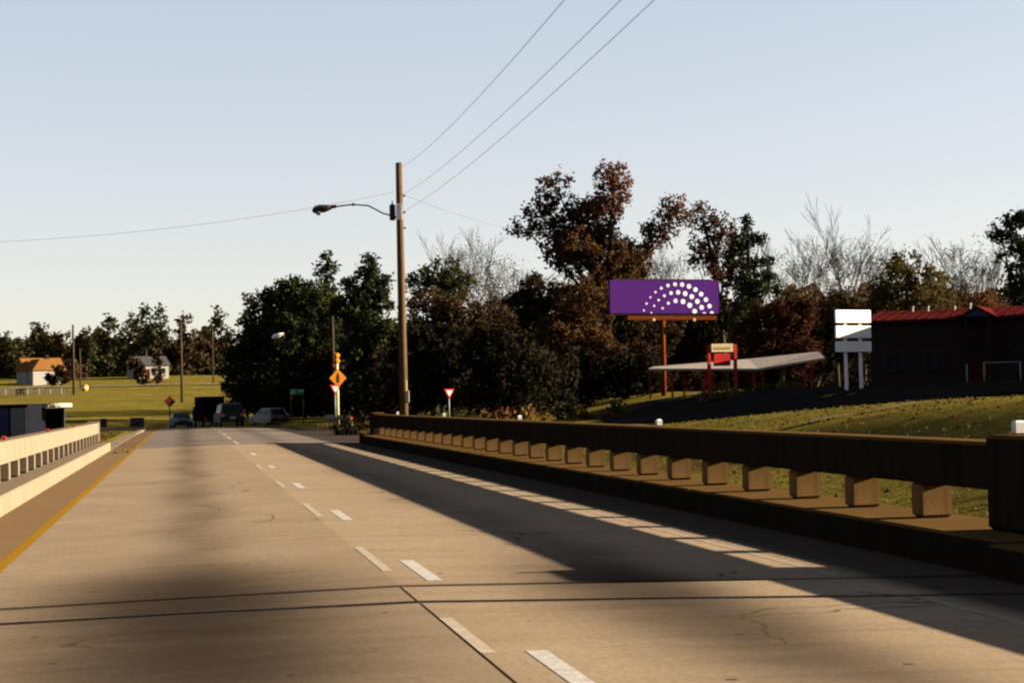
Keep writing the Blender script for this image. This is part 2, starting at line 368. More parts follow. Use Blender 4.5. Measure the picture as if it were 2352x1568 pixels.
# ------------------------------------------------------------------ terrain
def sm(a, b_, x):
    q = max(0.0, min(1.0, (x-a)/(b_-a))); return q*q*(3-2*q)
def lerp(a, b_, q): return a+(b_-a)*q
def rc(Y): return -0.0026*(Y-130)**2 if Y > 130 else 0.0       # road centre offset
def rz(Y):
    q = min(max(Y-90, 0), 80); return -0.0001*q*q
def hill(Y):
    z = -1.0 + 1.1*sm(140, 225, Y) if Y < 225 else 0.1
    if Y > 225: z = 0.1 + 5.4*((Y-225)/125.0)**1.0 if Y < 350 else 5.5 + 3.0*sm(350, 430, Y)
    return z
def ground_z(X, Y):
    xr = X - rc(min(Y, 205))
    if Y < 198 and -3.0 < xr < 8.2 and Y > 64: return rz(Y)-0.24
    if Y <= 64 and -3.0 < X < 7.3: return -0.26
    if X < 3:
        L = lerp(-4.2, -1.0, sm(60, 120, Y)) if Y < 140 else hill(Y)
        xe = lerp(-3.3, -4.6, sm(58, 70, Y))
        z = lerp(rz(Y)-0.06, L, sm(0, lerp(11, 6, sm(58, 75, Y)), xe-xr))
        z = lerp(z, hill(Y), sm(196, 222, Y))
        return z + 0.12*math.sin(X*0.31+Y*0.17)*sm(4, 12, abs(xr))
    # right side
    zc = max(-0.25, 1.34-(Y-44.5)*0.037) if Y > 44.5 else 1.34+(44.5-Y)*0.01
    zb = lerp(lerp(-0.75, zc, sm(9, 23.5, xr)), 1.6, sm(23.5, 38, xr))
    if Y > 66: zb = lerp(zb, max(zb, -0.1), sm(66, 80, Y))
    zb += 0.10*math.sin(X*0.6+Y*0.22)*sm(9, 13, xr)
    q = sm(130, 200, Y)
    return lerp(zb, max(hill(Y), 0.6*q*1.0+rz(Y)), q)

def axis_pts(lo, hi, segs):
    out = []
    for a, b_, st in segs: out += list(np.arange(a, b_, st))
    return out + [hi]
xs = axis_pts(-1600, 1600, [(-1600, -200, 100), (-200, -60, 10), (-60, -16, 2.5), (-16, 34, 0.8), (34, 90, 3), (90, 200, 10), (200, 1600, 100)])
ys = axis_pts(-200, 2500, [(-200, -20, 20), (-20, 100, 1.5), (100, 250, 2.5), (250, 460, 6), (460, 800, 40), (800, 2500, 200)])
vs = [(x, y, ground_z(x, y)) for y in ys for x in xs]
nx = len(xs); fs = [(j*nx+i, j*nx+i+1, j*nx+nx+i+1, j*nx+nx+i) for j in range(len(ys)-1) for i in range(nx-1)]
me = bpy.data.meshes.new('ground'); me.from_pydata(vs, [], fs); me.materials.append(M['grass'])
me.polygons.foreach_set('use_smooth', [True]*len(me.polygons))
struct(link('ground', me))

# ------------------------------------------------------------------ road
KL, KR = -2.58, 6.42            # kerb faces
XJ = 1.615                      # crown line and lengthwise joint
def cz(x): return -0.02*abs(x-XJ)
def jf(x): return 13.86-0.03*(x-XJ)      # far joint
def jn(x): return 12.72-0.085*(x-XJ)     # near joint
def strip(name, x0, x1, fy0, fy1, zoff, mat, thick=0.1, n=8):
    """a slab between two cross lines, following the crown"""
    vs = []; fs = []
    for k in range(n+1):
        x = lerp(x0, x1, k/n); z = cz(x)+zoff
        vs += [(x, fy0(x), z), (x, fy1(x), z), (x, fy0(x), z-thick), (x, fy1(x), z-thick)]
        if k:
            a = 4*(k-1); b_ = 4*k
            fs += [(a, b_, b_+1, a+1), (a+2, a+3, b_+3, b_+2), (a, a+2, b_+2, b_), (a+1, b_+1, b_+3, a+3)]
    e = 4*n; fs += [(0, 1, 3, 2), (e, e+2, e+3, e+1)]
    return struct(MB().add(vs, fs).build(name, mat))
DL, DR = KL-0.5, KR+1.0
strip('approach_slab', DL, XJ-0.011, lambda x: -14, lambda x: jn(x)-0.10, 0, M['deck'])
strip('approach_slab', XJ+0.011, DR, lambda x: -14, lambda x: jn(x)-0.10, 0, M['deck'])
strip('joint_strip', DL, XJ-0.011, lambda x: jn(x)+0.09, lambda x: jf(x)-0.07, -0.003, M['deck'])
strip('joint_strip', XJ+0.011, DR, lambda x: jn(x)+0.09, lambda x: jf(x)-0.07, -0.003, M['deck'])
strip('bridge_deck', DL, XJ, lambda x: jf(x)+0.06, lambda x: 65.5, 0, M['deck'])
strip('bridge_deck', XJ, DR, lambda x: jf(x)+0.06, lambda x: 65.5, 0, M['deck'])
for f_, e_ in ((jn, 0.11), (jf, 0.08)):
    for a_, b_ in ((DL, XJ), (XJ, DR)):
        strip('joint_seal', a_, b_, lambda x: f_(x)-e_, lambda x: f_(x)+e_, -0.014, M['rubber'], 0.08)
struct(MB().box((XJ, -0.3, -0.055), (0.1, 27.0, 0.06)).build('joint_seal', M['rubber']))
# asphalt beyond the bridge, curving left
def ribbon(name, xl, xr, ylist, zoff, mat, nx=10):
    vs = []; fs = []
    for Y in ylist:
        for k in range(nx+1):
            x = lerp(xl(Y), xr(Y), k/nx)
            vs.append((x+rc(Y), Y, rz(Y)+zoff+cz(x)))
    for j in range(len(ylist)-1):
        for k in range(nx):
            a = j*(nx+1)+k; fs.append((a, a+1, a+nx+2, a+nx+1))
    me = bpy.data.meshes.new(name); me.from_pydata(vs, [], fs); me.materials.append(mat)
    return struct(link(name, me))
ribbon('road', lambda Y: lerp(DL, -2.6, sm(66, 72, Y)), lambda Y: lerp(DR, 8.2, sm(66, 72, Y)), list(np.arange(65.52, 206, 3.0)), 0.0, M['asphalt'])
def painted(name, pts, wid, mat, z=0.004):
    """a painted stripe following (x, y) points"""
    vs = []; fs = []
    for i, (x, y) in enumerate(pts):
        x0 = x-rc(y)
        vs += [(x-wid/2, y, rz(y)+z*0.6+cz(x0-wid/2)), (x+wid/2, y, rz(y)+z*0.6+cz(x0+wid/2))]
        if i: fs.append((2*i-2, 2*i-1, 2*i+1, 2*i))
    me = bpy.data.meshes.new(name); me.from_pydata(vs, [], fs); me.materials.append(mat)
    return struct(link(name, me))
painted('yellow_edge_line', [(-1.75, y) for y in (-10, 12.8)], 0.13, M['yellow_paint'])
painted('yellow_edge_line', [(-1.75, y) for y in (14.1, 40, 65.3)], 0.13, M['yellow_paint'])
painted('yellow_edge_line', [(-1.75+rc(y), y) for y in range(66, 130, 4)], 0.14, M['yellow_paint'], 0.006)
painted('white_edge_line', [(5.2, y) for y in (-10, 12.25)], 0.07, M['edge_paint'])
painted('white_edge_line', [(5.2, y) for y in (13.9, 40, 65.3)], 0.07, M['edge_paint'])
for a, b_ in ((7.4, 10.06), (14.2, 16.1), (21.9, 24.0), (30.5, 32.6), (40.4, 42.3), (51.0, 53.5)):
    painted('lane_dash', [(1.945, a), (1.945, b_)], 0.125, M['white_paint'])
for a, b_ in ((10.0, 11.7), (15.1, 17.7), (22.7, 25.7), (31.0, 33.6), (40.4, 43.0)):
    painted('worn_lane_dash', [(1.665, a), (1.665, b_)], 0.085, M['worn_paint'])
for a in (66, 76, 86, 96):
    painted('lane_dash', [(1.90, a), (1.90, a+6)], 0.12, M['worn_paint'], 0.006)
struct(MB().prism([(-2.62, 66.2), (-2.62, 125), (-2.9, 125), (-3.3, 80), (-3.7, 72), (-3.5, 66.2)], 'z', -0.28, -0.075).build('gravel_verge', M['gravel']))

# ------------------------------------------------------------------ bridge parapets
def parapet(side):
    right = side > 0
    mat = M['conc_shaded'] if right else M['conc_pale']; pm = M['conc_post_lit'] if right else M['conc_pale']
    if right:
        face, kf, y0, y1 = 6.875, 6.42, 13.55, 67.0; ztop, zbot, first, step, post = 0.956, 0.54, 14.55, 1.78, 0.27
        root = thing('bridge_parapet', 'long shaded concrete bridge railing with white markers on top, right of the road', 'bridge railing', (face, y0, 0))
    else:
        face, kf, y0, y1 = -2.98, -2.58, -6.0, 65.0; ztop, zbot, first, step, post = 0.90, 0.535, -6+0.6, 1.78, 0.27
        root = thing('bridge_parapet', 'sunlit pale concrete bridge railing beside the yellow edge line, left of the road', 'bridge railing', (face, y0, 0))
    def X(d): return side*d              # distance outward from the face, local
    L = y1-y0
    def bx(name, d0, d1, a, b_, z0, z1, bev, mt):
        return MB().box(((X(d0)+X(d1))/2, (a+b_)/2-y0, (z0+z1)/2), (abs(d1-d0), b_-a, z1-z0), 0, bev).build(name, mt, root)
    kd = abs(face-kf)
    # kerb in long pours
    a = y0; k = 0
    while a < y1-0.5:
        e = min(a+9.0, y1)
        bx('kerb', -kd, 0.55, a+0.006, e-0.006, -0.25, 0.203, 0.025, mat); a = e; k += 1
    # top rail in pours
    rs = first if right else y0
    a = rs+ (0.004 if right else 0)
    n = 0
    while a < y1-0.4:
        e = min(a+step*5, y1)
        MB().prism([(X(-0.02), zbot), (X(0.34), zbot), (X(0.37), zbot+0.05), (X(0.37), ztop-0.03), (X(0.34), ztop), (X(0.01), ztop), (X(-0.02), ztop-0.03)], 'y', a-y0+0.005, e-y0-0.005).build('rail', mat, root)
        a = e; n += 1
    # balusters share one mesh
    h = zbot-0.203
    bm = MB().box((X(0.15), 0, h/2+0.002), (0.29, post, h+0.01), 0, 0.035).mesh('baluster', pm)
    y = first+ (step-post) if right else first
    while y < y1-0.3:
        link('baluster', bm, root, (0, y+post/2-y0, 0.203)); y += step
    if right:
        bx('end_post', -0.05, 0.42, y0, first-0.004, 0.204, 1.02, 0.03, mat)
        bx('end_post', -0.03, 0.40, y1-1.2, y1+0.3, 0.2, 1.02, 0.03, mat)
        MB().box((X(0.12), -10, 0.36), (0.28, 19.98, 0.42), 0, 0.03).build('wing_wall', mat, root)
        MB().box((X(-0.03), -10, -0.03), (1.0, 19.98, 0.40), 0, 0.02).build('kerb', mat, root)
        for px in (913, 1020, 1193, 1515):
            d = (px-424)/F    # tan of bearing from the road line, in the picture's own units
            # solve distance where the rail shows at px
            for s_ in range(20, 900):
                yy = s_*0.1
                q = Vector((face+0.15, yy, 1.0))-CAM
                if q.dot(rgt)/q.dot(fwd)*F+CX < px: break
            sc = 1.0 if px > 1400 else 0.9
            MB().box((X(0.16), yy-y0, ztop+0.055), (0.08, 0.11, 0.11), 0, 0.02).build('marker', M['white_metal'], root)
        MB().box((X(0.16), 14.35-y0, 1.02+0.06), (0.09, 0.09, 0.12), 0, 0.015).build('marker', M['white_metal'], root)
    else:
        bx('end_post', -0.03, 0.38, y1-0.5, y1+0.02, 0.204, 0.955, 0.03, mat)
        for yy in (32.8, 43.2, 53.0):
            MB().box((X(0.16), yy-y0, ztop+0.035), (0.08, 0.08, 0.06), 0, 0.015).build('reflector', M['sign_red'], root)
    return root
parapet(1); parapet(-1)

# ------------------------------------------------------------------ trees
BS = 1.0
def blobs_to_quads(blobs, Z, base, rng, leaf, cover, clump):
    out = []
    for i, bl in enumerate(blobs):
        x, y, rx, ry = bl[:4]; dz = bl[4] if len(bl) > 4 else rng.uniform(-0.35, 0.35)*rx
        cv = bl[5] if len(bl) > 5 else cover
        s = Z/F
        A = math.pi*rx*ry
        n = int(cv*A/(leaf*leaf*0.55)); n = max(n, 30)
        nc = max(6, int(A/(clump*clump*1.3)*1.6))
        d = rng.normal(size=(nc, 3)); d /= np.linalg.norm(d, axis=1, keepdims=True)
        rad = rng.random((nc, 1))**0.38
        cc = d*rad*0.93
        pick = rng.integers(0, nc, n)
        sg = clump/max(rx, ry)*0.42
        p = cc[pick] + rng.normal(size=(n, 3))*sg*np.array([max(rx, ry)/rx, 1.0, max(rx, ry)/ry])
        q = np.empty((n, 3))
        R_, U_, W_ = np.array(rgt), np.array(upv), np.array(fwd)
        c0 = np.array(P(x, y, Z)) + W_*dz*s
        q = c0 + R_*(p[:, :1]*rx*s) + U_*(p[:, 2:]*ry*s) + W_*(p[:, 1:2]*0.8*rx*s)
        out.append(leaf_quads(q-np.array(base), leaf*s, rng))
    return np.concatenate(out)

seed = [100]
def tree(name, label, cat, Z, base_px, blobs, mat, leaf=5.5, cover=3.4, clump=16, trunk=0.25, group=None, trunk_top=None, mat2=None, n2=0, limbs=True, bark='bark'):
    seed[0] += 1; rng = np.random.default_rng(seed[0])
    bx_, by_ = base_px
    p = P(bx_, by_, Z); p.z = ground_z(p.x, p.y)-0.1
    root = thing(name, label, cat, p, 0, group)
    if n2:
        link('crown', quad_mesh('crown', blobs_to_quads(blobs[:-n2], Z, p, rng, leaf, cover, clump), M[mat]), root)
        link('crown', quad_mesh('crown', blobs_to_quads(blobs[-n2:], Z, p, rng, leaf, cover, clump), M[mat2]), root)
    else:
        link('crown', quad_mesh('crown', blobs_to_quads(blobs, Z, p, rng, leaf, cover, clump), M[mat]), root)
    if trunk:
        top = min(b[1]-b[3]*0.3 for b in blobs) if trunk_top is None else trunk_top
        tx = min(blobs, key=lambda b: b[1])[0]
        tp = P(tx, top, Z)-p
        k = Vector((rng.normal()*0.25, rng.normal()*0.25, 0))
        pts = [Vector((0, 0, 0)), tp*0.35+k, tp*0.7+k*1.5, tp]
        mb = MB().tube(pts, [trunk*1.25, trunk*0.9, trunk*0.6, trunk*0.2], 7)
        if limbs:
            for b in blobs:
                e = P(b[0], b[1], Z)-p
                q = 0.25+0.5*rng.random(); st = tp*min(q, max(0.15, e.z/max(tp.z, 0.1)*0.7))+k
                md = (st+e)/2+Vector((0, 0, 0.06*(e-st).length))
                mb.tube([st, md, e], [trunk*0.45, trunk*0.3, trunk*0.1], 5)
        mb.build('trunk', M[bark], root, True)
    return root

def bare_tree(label, Z, base_px, top, spread, group=None, seed_=1, stems=2):
    q = random.Random(seed_)
    p = P(base_px[0], base_px[1], Z); p.z = ground_z(p.x, p.y)-0.1
    root = thing('bare_tree', label, 'tree', p, 0, group)
    H = (P(base_px[0], top, Z)-p).z; W = spread*Z/F
    trunk_ = MB(); br = MB()
    def grow(a, d, L, r, lev):
        e = a+d*L
        mid = a+d*L*0.5+Vector((q.gauss(0, .04), q.gauss(0, .04), q.gauss(0, .03)))*L
        (trunk_ if lev < 1 else br).tube([a, mid, e], [r, r*0.85, r*0.66], 5 if lev < 2 else 3, False)
        if lev >= 6: return
        nb = 2 if lev < 2 else q.choice((2, 3, 3))
        for i in range(nb):
            dd = d+Vector((q.gauss(0, .42), q.gauss(0, .42), q.gauss(0.10, .16)))*(W/H*3.2)
            dd.normalize()
            grow(e if i < 2 else mid, dd, L*q.uniform(0.58, 0.86), max(r*0.62, 0.022), lev+1)
    for k in range(stems):
        d = Vector((q.gauss(0, .12), q.gauss(0, .12), 1)).normalized()
        grow(Vector((0, 0, 0)), d, H*0.30, 0.17, 0)
    trunk_.build('trunk', M['twig'], root, True); br.build('branches', M['twig'], root)
    rng = np.random.default_rng(seed_+300); hgt = 850-top
    bl = [(base_px[0]+q.uniform(-.5, .5)*spread, top+hgt*v, spread*0.62, hgt*0.16, 0, c_) for v, c_ in ((.16, .10), (.24, .16), (.36, .3), (.46, .5), (.58, .9), (.7, 1.4))]
    link('twigs', quad_mesh('twigs', blobs_to_quads(bl, Z, p, rng, 2.6, 0.4, 22), M['twig_haze']), root)
    return root

def bush(label, Z, px, py, rx, ry, mat, leaf=6, cover=2.4, name='bush', group=None):
    seed[0] += 1; rng = np.random.default_rng(seed[0])
    p = P(px, py, Z); p.z = ground_z(p.x, p.y)
    lift = ry*Z/F*0.72
    c = Vector(p)+Vector((0, 0, lift))
    s = Z/F
    bl = []
    q = random.Random(seed[0])
    A = math.pi*rx*ry; n = max(60, int(cover*A/(leaf*leaf*0.5)))
    nc = max(7, int(A/110))
    d = rng.normal(size=(nc, 3)); d /= np.linalg.norm(d, axis=1, keepdims=True)
    cc = d*rng.random((nc, 1))**0.4*np.array([rx, rx*0.8, ry])*s
    pk = rng.integers(0, nc, n)
    pts = cc[pk]+rng.normal(size=(n, 3))*5.5*s
    pts[:, 2] += lift; pts[:, 2] = np.abs(pts[:, 2])
    o = link(name, quad_mesh(name, leaf_quads(pts, leaf*s, rng), M[mat]), None, p)
    return tag(o, label, 'bush', group)

# --- the big russet oak and its neighbours
tree('oak_tree', 'tallest russet oak with a red tuft crown, left of the purple billboard', 'tree', 160, (1370, 930),
     [(1375, 520, 66, 66), (1350, 585, 98, 66), (1400, 600, 72, 60), (1300, 525, 46, 52), (1440, 640, 60, 48), (1330, 475, 40, 34, 0, 2.0), (1290, 570, 50, 50),
      (1200, 522, 44, 22, 0, 1.9), (1238, 492, 44, 28, 0, 2.1), (1258, 455, 42, 32, 0, 2.1), (1240, 530, 40, 20, 0, 1.8), (1470, 575, 50, 28, 0, 2.4), (1510, 540, 50, 32, 0, 2.3), (1545, 495, 44, 38, 0, 1.9), (1492, 528, 26, 20, 0, 1.0),
      (1412, 408, 50, 40, 0, 2.5), (1410, 448, 46, 36, 0, 2.2), (1272, 420, 40, 22, 0, 2.2), (1550, 466, 30, 22, 0, 1.6), (1375, 475, 50, 34, 0, 2.8)],
     'oak_mix', cover=3.0, trunk=0.42, trunk_top=500, mat2='oak_red', n2=5, leaf=5.5, clump=15)
tree('dark_tree', 'round dark tree under the left arm of the tall russet oak', 'tree', 165, (1240, 935),
     [(1245, 690, 75, 70), (1200, 720, 60, 70), (1290, 740, 80, 90), (1220, 820, 110, 110)], 'oak_dark', cover=4.2, trunk=0.35)
tree('dark_tree', 'dark rounded tree directly behind the left half of the purple billboard', 'tree', 178, (1470, 935),
     [(1455, 625, 45, 32), (1420, 680, 80, 60), (1450, 760, 110, 100), (1400, 840, 110, 100)], 'oak_dark', cover=4.2, trunk=0.35)
tree('brown_tree', 'russet leafed tree low in front of the tall oak trunk', 'tree', 148, (1320, 940),
     [(1340, 700, 85, 75), (1310, 790, 110, 80), (1380, 830, 90, 80), (1300, 870, 110, 70)], 'oak_mix', cover=3.2, trunk=0.3, leaf=5.5)
tree('oak_tree', 'thin russet oak with see-through crown between the billboard and the shaggy pine', 'tree', 172, (1670, 900),
     [(1612, 500, 34, 40, 0, 1.5), (1655, 520, 30, 34, 0, 1.3), (1625, 570, 46, 50, 0, 1.5), (1680, 560, 40, 50, 0, 1.6), (1600, 600, 30, 22, 0, 1.4), (1665, 620, 50, 50, 0, 2), (1640, 500, 20, 22, 0, 1.2)],
     'oak_mix', trunk=0.3, leaf=5.5, clump=13)
tree('pine_tree', 'shaggy green pine with layered branches just right of the purple billboard', 'tree', 166, (1730, 900),
     [(1716, 510, 16, 20), (1712, 555, 34, 26), (1745, 548, 26, 12), (1700, 600, 46, 34), (1752, 600, 36, 14), (1765, 632, 36, 16), (1710, 660, 60, 40), (1770, 662, 34, 18), (1700, 720, 70, 60)],
     'pine', cover=3.0, trunk=0.3, leaf=5.5, clump=13)
tree('maple_tree', 'dark red leafed small tree between the shaggy pine and the white panel sign', 'tree', 152, (1790, 880),
     [(1790, 730, 75, 48), (1840, 715, 40, 35), (1750, 780, 80, 60), (1830, 800, 70, 60)], 'maple_red', cover=3.4, trunk=0.22, leaf=5.5)
tree('dark_tree', 'dark bushy tree behind the flat tin canopy under the billboard', 'tree', 182, (1590, 905),
     [(1560, 780, 110, 70), (1640, 760, 80, 80), (1560, 850, 120, 70), (1690, 830, 90, 80)], 'oak_dark', cover=3.4, trunk=0.3)
tree('dark_tree', 'dark broad tree between the red leafed tree and the white panel sign', 'tree', 165, (1860, 880),
     [(1880, 800, 80, 60), (1830, 840, 90, 60), (1940, 780, 60, 60)], 'thicket', cover=3.4, trunk=0.3)
# --- olive trees, bare trees, right-hand pine
tree('olive_tree', 'broad yellow olive tree rising behind the red roof', 'tree', 170, (2090, 880),
     [(2085, 620, 52, 40), (2050, 650, 60, 50), (2130, 655, 52, 48), (2090, 690, 100, 50), (2020, 690, 50, 40)], 'olive', cover=2.6, trunk=0.3, leaf=5.5)
tree('olive_tree', 'small olive bushy tree behind the white panel sign', 'tree', 168, (1925, 880),
     [(1925, 690, 44, 36), (1900, 715, 50, 40), (1960, 715, 40, 30)], 'olive', cover=2.0, trunk=0.2, leaf=5.5)
tree('pine_tree', 'tall dark pine cut by the right edge of the picture', 'tree', 150, (2330, 890),
     [(2330, 512, 36, 24), (2300, 535, 34, 22), (2360, 500, 40, 26), (2345, 560, 44, 30), (2300, 590, 22, 14, 0, 1.4), (2350, 620, 40, 40, 0, 2), (2320, 660, 30, 24, 0, 1.5), (2370, 680, 60, 50)],
     'pine', cover=3.4, trunk=0.4, leaf=5.5, clump=14)
tree('brown_tree', 'low orange brown tree behind the small roof gable', 'tree', 175, (2260, 880),
     [(2255, 690, 34, 24), (2290, 715, 40, 26), (2200, 715, 40, 24)], 'bush_rust', cover=1.8, trunk=0.15, leaf=5.5)
for k, (x, top, lab) in enumerate(((1845, 530, 'bare grey tree with a forked top right of the shaggy pine'), (1912, 555, 'bare grey tree behind the left edge of the white panel sign'),
        (1990, 525, 'bare grey tree left of the broad olive tree'), (2195, 540, 'bare grey tree right of the broad olive tree'), (2240, 530, 'bare grey tree beside the right-hand pine'),
        (1045, 545, 'bare grey tree rising behind the round green crown right of the tall pole'), (1125, 548, 'bare grey tree in the gap left of the tall russet oak'), (1172, 560, 'bare thin tree touching the left arm of the russet oak'),
        (1530, 575, 'bare thin tree seen above the middle of the purple billboard'))):
    bare_tree(lab, 205+5*k, (x, 850), top, 70, 'bare trees along the wood', 40+k, 2 if k % 2 else 3)
# --- middle mass right of the tall pole
tree('round_tree', 'round loose green crown just right of the tall utility pole', 'tree', 150, (1020, 930),
     [(1015, 625, 56, 36, 0, 2.0), (970, 650, 40, 34, 0, 2.0), (1060, 650, 40, 36, 0, 2.0), (1015, 670, 75, 40, 0, 2.4)], 'pine_far', trunk=0.3, leaf=5.5, clump=13)
tree('brown_tree', 'brown leafed tree under the round green crown', 'tree', 130, (1020, 935),
     [(980, 710, 70, 50), (1060, 720, 80, 50), (1130, 735, 60, 45), (1000, 780, 90, 60)], 'brown_far', cover=3.0, trunk=0.25)
tree('dark_tree', 'dark thick tree mass between the tall pole and the yield sign', 'tree', 126, (1000, 945),
     [(960, 800, 70, 80), (1040, 820, 90, 80), (960, 890, 90, 60), (1060, 890, 100, 60)], 'thicket', cover=4.4, trunk=0.3)
tree('dark_tree', 'dark thick tree right of the white yield sign', 'tree', 121, (1140, 945),
     [(1130, 810, 90, 80), (1190, 860, 100, 75), (1120, 900, 90, 50)], 'thicket', cover=4.4, trunk=0.3)
tree('dark_tree', 'low dark tree left of the tin canopy', 'tree', 140, (1440, 925),
     [(1400, 860, 90, 60), (1480, 860, 80, 55), (1330, 890, 80, 45)], 'thicket', cover=3.4, trunk=0.25)
# --- dark evergreens left of the tall pole
tree('evergreen_tree', 'huge dark evergreen mass behind the green sign left of the tall pole', 'tree', 170, (650, 945),
     [(672, 680, 52, 52), (630, 720, 60, 60), (715, 700, 50, 60), (590, 770, 55, 65), (665, 790, 100, 90), (570, 850, 62, 90), (650, 880, 110, 70), (540, 870, 30, 70), (720, 760, 60, 80)],
     'pine', cover=4.2, trunk=0.5)
tree('evergreen_tree', 'pointed dark evergreen touching the left side of the tall pole', 'tree', 144, (840, 945),
     [(848, 600, 15, 24), (846, 632, 28, 28), (820, 660, 40, 30), (870, 655, 30, 36), (838, 700, 68, 45), (850, 780, 80, 80), (790, 720, 40, 50), (820, 870, 100, 75), (880, 820, 60, 100)],
     'pine', cover=4.2, trunk=0.4)
tree('pine_tree', 'thin pine with a loose oval top above the dark evergreen mass', 'tree', 200, (752, 940),
     [(750, 592, 18, 18, 0, 2), (742, 615, 22, 20, 0, 1.8), (764, 618, 18, 22, 0, 1.8), (725, 628, 9, 11, 0, 2), (752, 640, 30, 14, 0, 1.2), (750, 680, 50, 40)], 'pine', trunk=0.2, leaf=6, clump=11)
tree('pine_tree', 'small pine tip at the left shoulder of the dark evergreen mass', 'tree', 205, (568, 940),
     [(568, 685, 16, 18, 0, 2.4), (570, 715, 14, 16, 0, 2), (565, 740, 28, 20)], 'pine', trunk=0.18, leaf=6, clump=10)
tree('dark_tree', 'dark undergrowth tree behind the orange diamond sign', 'tree', 148, (760, 950),
     [(760, 860, 80, 70), (700, 900, 80, 50), (820, 910, 80, 45)], 'thicket', cover=4.4, trunk=0.25)
tree('dark_tree', 'dark low tree behind the pickup at the left foot of the evergreens', 'tree', 158, (590, 950),
     [(575, 905, 45, 45), (620, 920, 60, 35)], 'thicket', cover=4.2, trunk=0.2)

tree('evergreen_tree', 'dark evergreen deeper in the wood behind the green guide sign', 'tree', 194, (690, 945),
     [(690, 730, 70, 60), (640, 790, 70, 70), (730, 800, 80, 80)], 'pine', cover=4.0, trunk=0.4)
tree('evergreen_tree', 'dark evergreen deepest in the wood behind the orange diamond sign', 'tree', 212, (740, 945),
     [(740, 735, 70, 60), (700, 800, 70, 70), (790, 800, 80, 80)], 'pine', cover=4.0, trunk=0.4)
# --- far tree line on the left hill
far = [('pine_tree', 'far dark pine at the very left edge of the picture', 15, 760, 34, 'pine_far'), ('pine_tree', 'far pine left of the tallest crown above the tan roofed house', 52, 775, 34, 'brown_far'),
       ('pine_tree', 'far pine with the tall dark crown above the tan roofed house', 90, 735, 30, 'pine_far'), ('brown_tree', 'far olive tree between the tan roofed house and the pair of far poles', 145, 762, 30, 'brown_far'),
       ('pine_tree', 'far slim pine just right of the pair of far poles', 198, 748, 20, 'pine_far'), ('pine_tree', 'far pine with a small round tip left of the white house', 250, 722, 26, 'pine_far'),
       ('brown_tree', 'far brownish tree low under the small round tipped pine', 232, 790, 36, 'pine_far'), ('pine_tree', 'far tall pine above the left end of the white house', 306, 722, 28, 'pine_far'),
       ('pine_tree', 'far tallest pine with an airy top above the white house', 338, 700, 24, 'pine_far'), ('pine_tree', 'far tall pine right beside the airy topped pine', 368, 706, 22, 'pine_far'),
       ('brown_tree', 'far brown tree with a spiky top right of the white house', 424, 722, 34, 'brown_far'), ('brown_tree', 'far red brown tree beside the dark evergreen mass', 468, 765, 40, 'brown_far'),
       ('pine_tree', 'far pine with a small crown touching the dark evergreen mass', 505, 708, 24, 'pine_far'), ('brown_tree', 'far low brown tree behind the white house', 285, 800, 40, 'brown_far'),
       ('brown_tree', 'far dark low tree left of the white house', 205, 815, 34, 'pine_far'), ('brown_tree', 'far brown low tree right of the tan roofed house', 168, 825, 26, 'brown_far')]
tree('dark_tree', 'dark small tree before the right half of the tan roofed house', 'tree', 352, (140, 888), [(138, 850, 16, 16), (128, 868, 22, 14), (150, 866, 18, 18)], 'oak_dark', leaf=6, clump=9, trunk=0.14, group='trees along the far hill')
tree('brown_tree', 'slim brown tree before the middle of the white house', 'tree', 360, (364, 888), [(362, 835, 10, 18), (366, 858, 11, 16), (360, 812, 12, 14)], 'brown_far', leaf=6, clump=8, trunk=0.16, group='trees along the far hill')
tree('dark_tree', 'dark shrubby tree before the left half of the white house', 'tree', 362, (322, 886), [(318, 842, 18, 20), (322, 862, 16, 14), (308, 826, 14, 12)], 'oak_dark', leaf=6, clump=9, trunk=0.14, group='trees along the far hill')
for k, (nm, lab, x, top, hw, mt) in enumerate(far):
    q = random.Random(k); bl = []
    y = top+hw*0.45
    bl.append((x, y, hw*0.6, hw*0.5, 0, 2.2)); bl.append((x+q.uniform(-.3, .3)*hw, y+hw*0.8, hw*0.9, hw*0.6, 0, 2.0))
    bl.append((x-hw*0.4, y+hw*1.7, hw, hw*0.7, 0, 2.2)); bl.append((x+hw*0.5, y+hw*2.3, hw*0.9, hw*0.8, 0, 2.2))
    if top < 775: bl.append((x+q.uniform(-.5, .5)*hw, 850, hw*1.1, 32, 0, 2.3))
    tree(nm, lab, 'tree', 395+q.uniform(0, 40), (x, 885), bl, mt, leaf=6, clump=11, trunk=0.25, group='trees along the far hill')

def wood(name, label, Z, x0, x1, top, bot, mat, n, seed_, leaf=8):
    rng = np.random.default_rng(seed_)
    x = rng.uniform(x0, x1, n); yt = top(x) if callable(top) else top
    u = rng.random(n)**0.8
    yy = bot-(bot-yt)*u
    s = Z/F
    Zs = Z+rng.uniform(-8, 25, n)
    R_, U_, W_ = np.array(rgt), np.array(upv), np.array(fwd)
    pts = np.array(CAM)+W_*Zs[:, None]+R_*((x-CX)/F*Zs)[:, None]+U_*((CY-yy)/F*Zs)[:, None]
    o = link(name, quad_mesh(name, leaf_quads(pts, leaf*s, rng), M[mat])); o['kind'] = 'stuff'; o['label'] = label
    return o
wood('far_wood', 'dark undergrowth of the far wood behind all the trees', 235, 960, 2420, lambda x: 770+22*np.sin(x*0.021)+16*np.sin(x*0.057+1), 945, 'thicket', 34000, 5, 10)
wood('far_wood', 'pale haze of bare twigs behind the trees', 250, 1300, 2400, lambda x: 690+18*np.sin(x*0.03), 900, 'brown_far', 14000, 6, 9)
